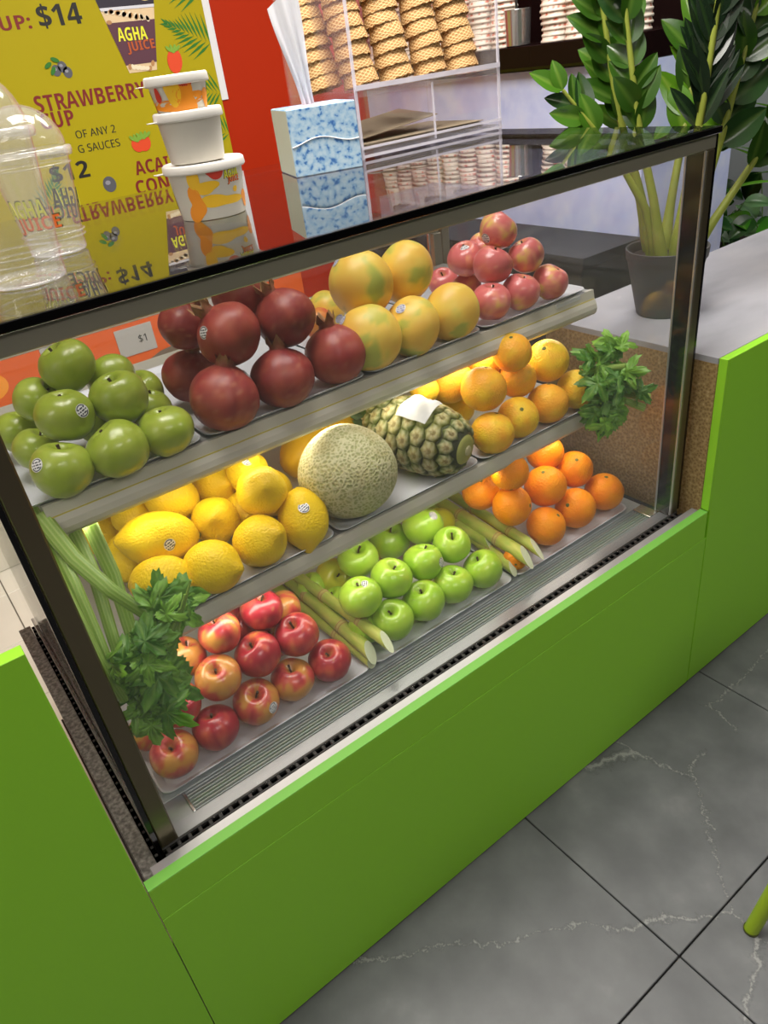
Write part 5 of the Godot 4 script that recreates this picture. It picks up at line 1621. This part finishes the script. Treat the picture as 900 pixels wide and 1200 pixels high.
func celery() -> void:
	rng.seed = 11
	var leaves := []
	for i in 6: leaves.append(celery_leaf(1.0, i + 1))
	var left := thing("celery_bunch", "bunch of celery hanging leaves down along the left end of the case, past the lemons", "celery", Vector3.ZERO, "celery bunches")
	for e in [
		[[Vector3(0.086, 0.972, -0.272), Vector3(0.098, 0.925, -0.21), Vector3(0.118, 0.89, -0.155), Vector3(0.150, 0.845, -0.118)], 0.0125, 0.009],
		[[Vector3(0.087, 0.968, -0.31), Vector3(0.083, 0.90, -0.19), Vector3(0.077, 0.84, -0.13), Vector3(0.074, 0.79, -0.105)], 0.011, 0.009],
		[[Vector3(0.122, 0.968, -0.32), Vector3(0.113, 0.90, -0.20), Vector3(0.097, 0.83, -0.14), Vector3(0.09, 0.775, -0.115)], 0.010, 0.008],
		[[Vector3(0.146, 0.966, -0.33), Vector3(0.138, 0.87, -0.22), Vector3(0.125, 0.80, -0.17), Vector3(0.115, 0.75, -0.14)], 0.012, 0.009],
		[[Vector3(0.070, 0.955, -0.26), Vector3(0.068, 0.88, -0.15), Vector3(0.068, 0.82, -0.11), Vector3(0.075, 0.76, -0.095)], 0.008, 0.007],
	]: celery_stalk(left, e[0], e[1], e[2], 1)
	for i in 62:
		# most leaves between the post and the red apples, some fan out to the right over the lemons and the rail
		var f := rng.randf()
		var at := Vector3(lerpf(0.072, 0.085, f) + rng.randf() * 0.055, lerpf(0.845, 0.745, f), lerpf(-0.078, -0.125, rng.randf()))
		var s := rng.randf_range(0.042, 0.066)
		if i < 13: at = Vector3(lerpf(0.135, 0.185, rng.randf()), lerpf(0.872, 0.815, rng.randf()), lerpf(-0.10, -0.135, rng.randf()))
		elif i > 54: at = Vector3(lerpf(0.085, 0.11, rng.randf()), lerpf(0.755, 0.725, rng.randf()), lerpf(-0.075, -0.095, rng.randf()))
		var fwd := Vector3(rng.randf_range(-0.3, 0.9), rng.randf_range(-1.0, 0.1), rng.randf_range(-0.1, 0.3))
		if i < 13: fwd = Vector3(rng.randf_range(0.3, 1.0), rng.randf_range(-0.5, 0.6), rng.randf_range(0.0, 0.2))
		var up := Vector3(rng.randf_range(-0.5, 0.3), rng.randf_range(0.3, 0.9), rng.randf_range(0.5, 1.0))
		obj("leaf", leaves[i % 6], M.leaf_celery, left, Transform3D(leaf_basis(fwd, up).scaled_local(Vector3(s, s, s)), at))
	for k in 9:
		var p0 := Vector3(0.085 + 0.009 * k, 0.80 + 0.005 * k, -0.112)
		obj("leaf_stem", MB.new().tube([p0, p0 + Vector3(0.012, -0.03, 0.006), p0 + Vector3(0.02 + 0.004 * k, -0.05 + 0.012 * k, 0.012)], [0.0034, 0.0028, 0.0018], 8).mesh(), col_mat("celery_stem", Color8(140, 176, 74)), left)
	# the bunch at the right end of the middle shelf
	var right := thing("celery_bunch", "bunch of celery lying at the right end of the middle shelf beside the grapefruits", "celery", Vector3.ZERO, "celery bunches")
	for e in [
		[[Vector3(1.205, 0.805, -0.115), Vector3(1.17, 0.820, -0.15), Vector3(1.12, 0.835, -0.18)], 0.010, 0.006],
		[[Vector3(1.222, 0.782, -0.118), Vector3(1.18, 0.800, -0.155), Vector3(1.13, 0.82, -0.18)], 0.009, 0.006],
		[[Vector3(1.222, 0.835, -0.135), Vector3(1.17, 0.845, -0.165), Vector3(1.12, 0.855, -0.20)], 0.009, 0.006],
		[[Vector3(1.190, 0.775, -0.105), Vector3(1.16, 0.795, -0.14), Vector3(1.12, 0.81, -0.17)], 0.008, 0.005],
		[[Vector3(1.185, 0.862, -0.130), Vector3(1.14, 0.865, -0.16), Vector3(1.10, 0.87, -0.20)], 0.006, 0.004],
	]: celery_stalk(right, e[0], e[1], e[2], 2)
	for i in 48:
		var at := Vector3(lerpf(1.09, 1.18, rng.randf()), lerpf(0.80, 0.875, rng.randf()), lerpf(-0.115, -0.18, rng.randf()))
		var fwd := Vector3(rng.randf_range(-0.9, 0.4), rng.randf_range(-0.9, 0.35), rng.randf_range(-0.3, 0.4))
		if i < 10:   # tips that stand up at the back
			at = Vector3(lerpf(1.09, 1.20, rng.randf()), lerpf(0.865, 0.90, rng.randf()), lerpf(-0.15, -0.21, rng.randf()))
			fwd = Vector3(rng.randf_range(-0.8, 0.6), rng.randf_range(0.1, 0.8), rng.randf_range(-0.4, 0.1))
		elif i < 22:   # leaves that droop over the rail
			at = Vector3(lerpf(1.085, 1.135, rng.randf()), lerpf(0.775, 0.82, rng.randf()), lerpf(-0.12, -0.155, rng.randf()))
			fwd = Vector3(rng.randf_range(-0.6, 0.2), rng.randf_range(-1.0, -0.3), rng.randf_range(-0.1, 0.2))
		var up := Vector3(rng.randf_range(-0.6, 0.1), rng.randf_range(0.3, 1.0), rng.randf_range(0.3, 1.0))
		var s := rng.randf_range(0.042, 0.062)
		obj("leaf", leaves[i % 6], M.leaf_celery, right, Transform3D(leaf_basis(fwd, up).scaled_local(Vector3(s, s, s)), at))


func blade(ln: float, w: float, col: Color, rib: Color, curl: float, n := 9) -> ArrayMesh:   # a simple pointed leaf along +z, face up
	var rows := []
	var cols := []
	for i in n + 1:
		var f := float(i) / n
		var half := w * 0.5 * pow(sin(PI * pow(f, 0.8)), 0.75) + 0.0004
		var row := PackedVector3Array()
		var cc := PackedColorArray()
		for j in 7:
			var g := (j - 3) / 3.0
			row.append(Vector3(g * half, absf(g) * half * 0.35 - curl * ln * f * f, f * ln))
			cc.append(col.lerp(rib, 0.55) if j == 3 else col)
		rows.append(row)
		cols.append(cc)
	return MB.new().grid(rows, false, cols, 0.0).mesh()


func potted(called: String, label: String, at: Vector3, r0: float, r1: float, h: float) -> Node3D:
	var root := thing(called, label, "plant", at)
	obj("pot", MB.new().lathe([Vector2(0.0001, 0.002), Vector2(r0 * 0.96, 0.0), Vector2(r0, 0.004), Vector2(r1 * 0.95, h * 0.84), Vector2(r1 * 0.98, h * 0.85), Vector2(r1, h * 0.99), Vector2(r1 * 0.985, h), Vector2(r1 * 0.94, h * 0.99), Vector2(r1 * 0.9, h * 0.85)], 48).mesh(), M.pot_grey, root)
	obj("soil", MB.new().lathe([Vector2(0.0001, h * 0.88), Vector2(r1 * 0.5, h * 0.885), Vector2(r1 * 0.93, h * 0.86)], 32).mesh(), M.soil, root)
	return root


func plants() -> void:
	rng.seed = 23
	var z := potted("zz_plant", "tall glossy green potted plant in a grey pot on the marble counter", Vector3(1.470, 0.868, -0.272), 0.058, 0.088, 0.146)
	var greens := [[Color8(42, 72, 20), Color8(86, 112, 42)], [Color8(60, 98, 24), Color8(112, 140, 54)], [Color8(32, 58, 24), Color8(70, 92, 40)], [Color8(78, 122, 28), Color8(132, 156, 66)], [Color8(22, 40, 24), Color8(52, 72, 36)]]
	var kinds := []
	for g in greens: kinds.append([blade(1.0, 0.50, g[0].srgb_to_linear(), g[1].srgb_to_linear(), 0.06), blade(1.0, 0.56, g[0].srgb_to_linear(), g[1].srgb_to_linear(), 0.14), blade(1.0, 0.30, g[0].srgb_to_linear(), g[1].srgb_to_linear(), 0.05)])
	# stems: base offset, mid, tip (all relative to the pot), leaf colour, leaf length, start of the leaves
	var stems := [
		[Vector3(-0.03, 0.12, 0.0), Vector3(-0.11, 0.34, -0.06), Vector3(-0.205, 0.475, -0.12), 1, 0.085, 0.74],
		[Vector3(-0.02, 0.12, -0.02), Vector3(-0.06, 0.42, -0.10), Vector3(-0.10, 0.80, -0.16), 0, 0.085, 0.42],
		[Vector3(-0.045, 0.12, 0.02), Vector3(-0.10, 0.40, -0.02), Vector3(-0.135, 0.72, -0.06), 0, 0.08, 0.45],
		[Vector3(0.0, 0.12, 0.02), Vector3(0.005, 0.42, 0.05), Vector3(0.03, 0.84, 0.06), 4, 0.115, 0.36],
		[Vector3(0.045, 0.12, 0.03), Vector3(0.16, 0.27, 0.07), Vector3(0.33, 0.50, 0.13), 0, 0.095, 0.42],
		[Vector3(0.03, 0.12, -0.03), Vector3(0.12, 0.38, -0.06), Vector3(0.22, 0.70, -0.10), 3, 0.10, 0.40],
		[Vector3(0.02, 0.12, 0.04), Vector3(0.07, 0.36, 0.06), Vector3(0.15, 0.66, 0.07), 2, 0.10, 0.40],
		[Vector3(0.01, 0.12, -0.05), Vector3(0.0, 0.40, -0.14), Vector3(0.02, 0.78, -0.22), 1, 0.09, 0.40],
		[Vector3(0.05, 0.12, 0.0), Vector3(0.19, 0.36, -0.01), Vector3(0.34, 0.66, 0.0), 0, 0.10, 0.35],
	]
	for s in stems:
		var cv := Curve3D.new()
		var a: Vector3 = s[0]
		var m: Vector3 = s[1]
		var b: Vector3 = s[2]
		cv.add_point(a, Vector3.ZERO, Vector3(0, 0.08, 0))
		cv.add_point(m, (a - b) * 0.2, (b - a) * 0.2)
		cv.add_point(b, (m - b) * 0.25, Vector3.ZERO)
		var ln := cv.get_baked_length()
		var path := []
		var rad := []
		for i in 19:
			path.append(cv.sample_baked(ln * i / 18.0))
			rad.append(lerpf(0.012, 0.0032, pow(i / 18.0, 0.7)) * (1.0 + 0.35 * exp(-pow((i / 18.0 - 0.05) / 0.06, 2.0))))
		var mb := MB.new().tube(path, rad, 12)
		for i in mb.c.size(): mb.c[i] = lin(132, 142, 52)
		obj("stem", mb.mesh(), M.plant_stem, z)
		var pairs := int(ln * (1.0 - s[5]) / (0.020 if s[3] == 4 else 0.034))
		for i in pairs + 1:
			var f: float = lerpf(s[5], 1.0, float(i) / pairs)
			var p := cv.sample_baked(ln * f)
			var d := (cv.sample_baked(minf(ln, ln * f + 0.01)) - cv.sample_baked(ln * f - 0.01)).normalized()
			var sd := d.cross(Vector3(-0.55, 0.1, 0.8)).normalized()   # the leaf pairs spread across the view of the room
			for q in [-1.0, 1.0]:
				var tight: bool = s[3] == 4
				var fwd = (sd * q * (rng.randf_range(0.3, 0.6) if tight else rng.randf_range(0.35, 0.75)) + d * rng.randf_range(0.7, 1.1) + Vector3(rng.randf_range(-0.3, 0.3), 0, rng.randf_range(-0.3, 0.3))).normalized()
				if i == pairs: fwd = (d + sd * q * 0.35).normalized()
				var up := (d.cross(sd) * (1.0 if d.cross(sd).z > 0 else -1.0) + Vector3(rng.randf_range(-0.3, 0.3), rng.randf_range(0.0, 0.6), rng.randf_range(-0.2, 0.2)))
				var k: float = s[4] * rng.randf_range(0.8, 1.12) * (1.0 if f < 0.85 else 0.8)
				var kind: int = s[3]
				if rng.randf() < 0.2 and not tight: kind = rng.randi_range(0, 3)
				obj("leaf", kinds[kind][2 if tight else rng.randi_range(0, 1)], M.leaf_gloss, z, Transform3D(leaf_basis(fwd, up).scaled_local(Vector3(k, k, k)), p))
	# plants on the floor beyond the counter, with the pale board behind them
	struct(bx("wall_alcove", Vector3(3.3, 0.0, -1.95), Vector3(3.34, 1.22, -0.4), col_mat("pale_board", Color8(196, 210, 214)), null, 0.0), "pale board behind the plants beyond the counter")
	var bed := thing("planter", "long black planter holding the leafy plants beyond the marble counter", "planter", Vector3(2.89, 0, -0.95))
	bx("trough", Vector3(-0.42, 0.0, -0.36), Vector3(0.4, 0.56, 0.36), M.black_gasket, bed, 0.004)
	bx("soil", Vector3(-0.40, 0.56, -0.34), Vector3(0.38, 0.575, 0.34), M.soil, bed, 0.0)
	var pv := []
	for g in [[Color8(30, 72, 26), Color8(70, 110, 50)], [Color8(58, 122, 30), Color8(120, 160, 70)], [Color8(120, 170, 110), Color8(60, 110, 60)], [Color8(40, 94, 40), Color8(90, 130, 70)]]:
		pv.append(blade(1.0, 0.66, g[0].srgb_to_linear(), g[1].srgb_to_linear(), 0.22))
	var po := thing("pothos", "low leafy plant with broad green leaves in the black planter beyond the counter", "plant", Vector3(2.87, 0.575, -0.93))
	for i in 46:
		var a := rng.randf() * TAU
		var base := Vector3(rng.randf_range(-0.25, 0.3), 0.0, rng.randf_range(-0.28, 0.28))
		var tip := base + Vector3(cos(a) * 0.08, rng.randf_range(0.06, 0.30), sin(a) * 0.08)
		if i % 2 == 0: obj("leaf_stem", MB.new().tube([base, base.lerp(tip, 0.5) + Vector3(0, 0.02, 0), tip], [0.004, 0.003, 0.002], 6).mesh(), col_mat("pothos_stem", Color8(96, 130, 60)), po)
		var k := rng.randf_range(0.10, 0.16)
		obj("leaf", pv[i % 4], M.leaf_gloss, po, Transform3D(leaf_basis(Vector3(cos(a) - 0.5, rng.randf_range(-0.6, 0.3), sin(a) + 0.5), Vector3(-0.4, 0.8, 0.5)).scaled_local(Vector3(k, k, k)), tip))
	var pa := thing("palm", "slender palm with narrow pointed leaves behind the broad leaved plant", "plant", Vector3(2.88, 0.575, -0.72))
	var narrow := blade(1.0, 0.13, lin(84, 140, 40), lin(130, 170, 80), 0.12)
	for s in 6:
		var tip := Vector3(-0.12 + 0.06 * s, 0.38 + 0.07 * (s % 3), 0.06 * (s % 2))
		obj("cane", MB.new().tube([Vector3(0.01 * s, 0, 0), tip * 0.5 + Vector3(0, 0.05, 0), tip], [0.010, 0.008, 0.006], 8).mesh(), col_mat("palm_cane", Color8(70, 56, 36)), pa)
		for i in 9:
			var a := TAU * i / 9.0 + s
			var k := rng.randf_range(0.16, 0.24)
			obj("leaf", narrow, M.leaf_gloss, pa, Transform3D(leaf_basis(Vector3(cos(a), rng.randf_range(0.1, 0.6), sin(a)), Vector3(0, 1, 0.2)).scaled_local(Vector3(k, k, k)), tip - Vector3(0, 0.03 * (i % 3), 0)))


func stool() -> void:
	var s := thing("stool", "olive green painted metal stool, one leg reaching into the right edge", "stool", Vector3(1.06, 0, 0.56))
	for e in [Vector3(-0.209, 0, -0.124), Vector3(0.2, 0, -0.16), Vector3(0.2, 0, 0.2), Vector3(-0.16, 0, 0.24)]:
		obj("leg", MB.new().tube([e, e * 0.72 + Vector3(0, 0.33, 0), e * 0.45 + Vector3(0, 0.66, 0)], [0.013, 0.0145, 0.015], 18).mesh(), M.stool_paint, s)
		obj("leg_cap", MB.new().lathe([Vector2(0.0001, 0.0), Vector2(0.0135, 0.0), Vector2(0.0138, 0.006), Vector2(0.0132, 0.0065)], 18, Transform3D(Basis(), e)).mesh(), M.stem_green, s)
	obj("seat", MB.new().lathe([Vector2(0.0001, 0.655), Vector2(0.15, 0.655), Vector2(0.165, 0.662), Vector2(0.168, 0.672), Vector2(0.16, 0.682), Vector2(0.1, 0.678), Vector2(0.0001, 0.675)], 40).mesh(), M.stool_paint, s)
	obj("foot_ring", MB.new().lathe([Vector2(0.168, 0.238), Vector2(0.176, 0.246), Vector2(0.184, 0.238), Vector2(0.176, 0.23), Vector2(0.168, 0.238)], 40).mesh(), M.yellow_paint, s)
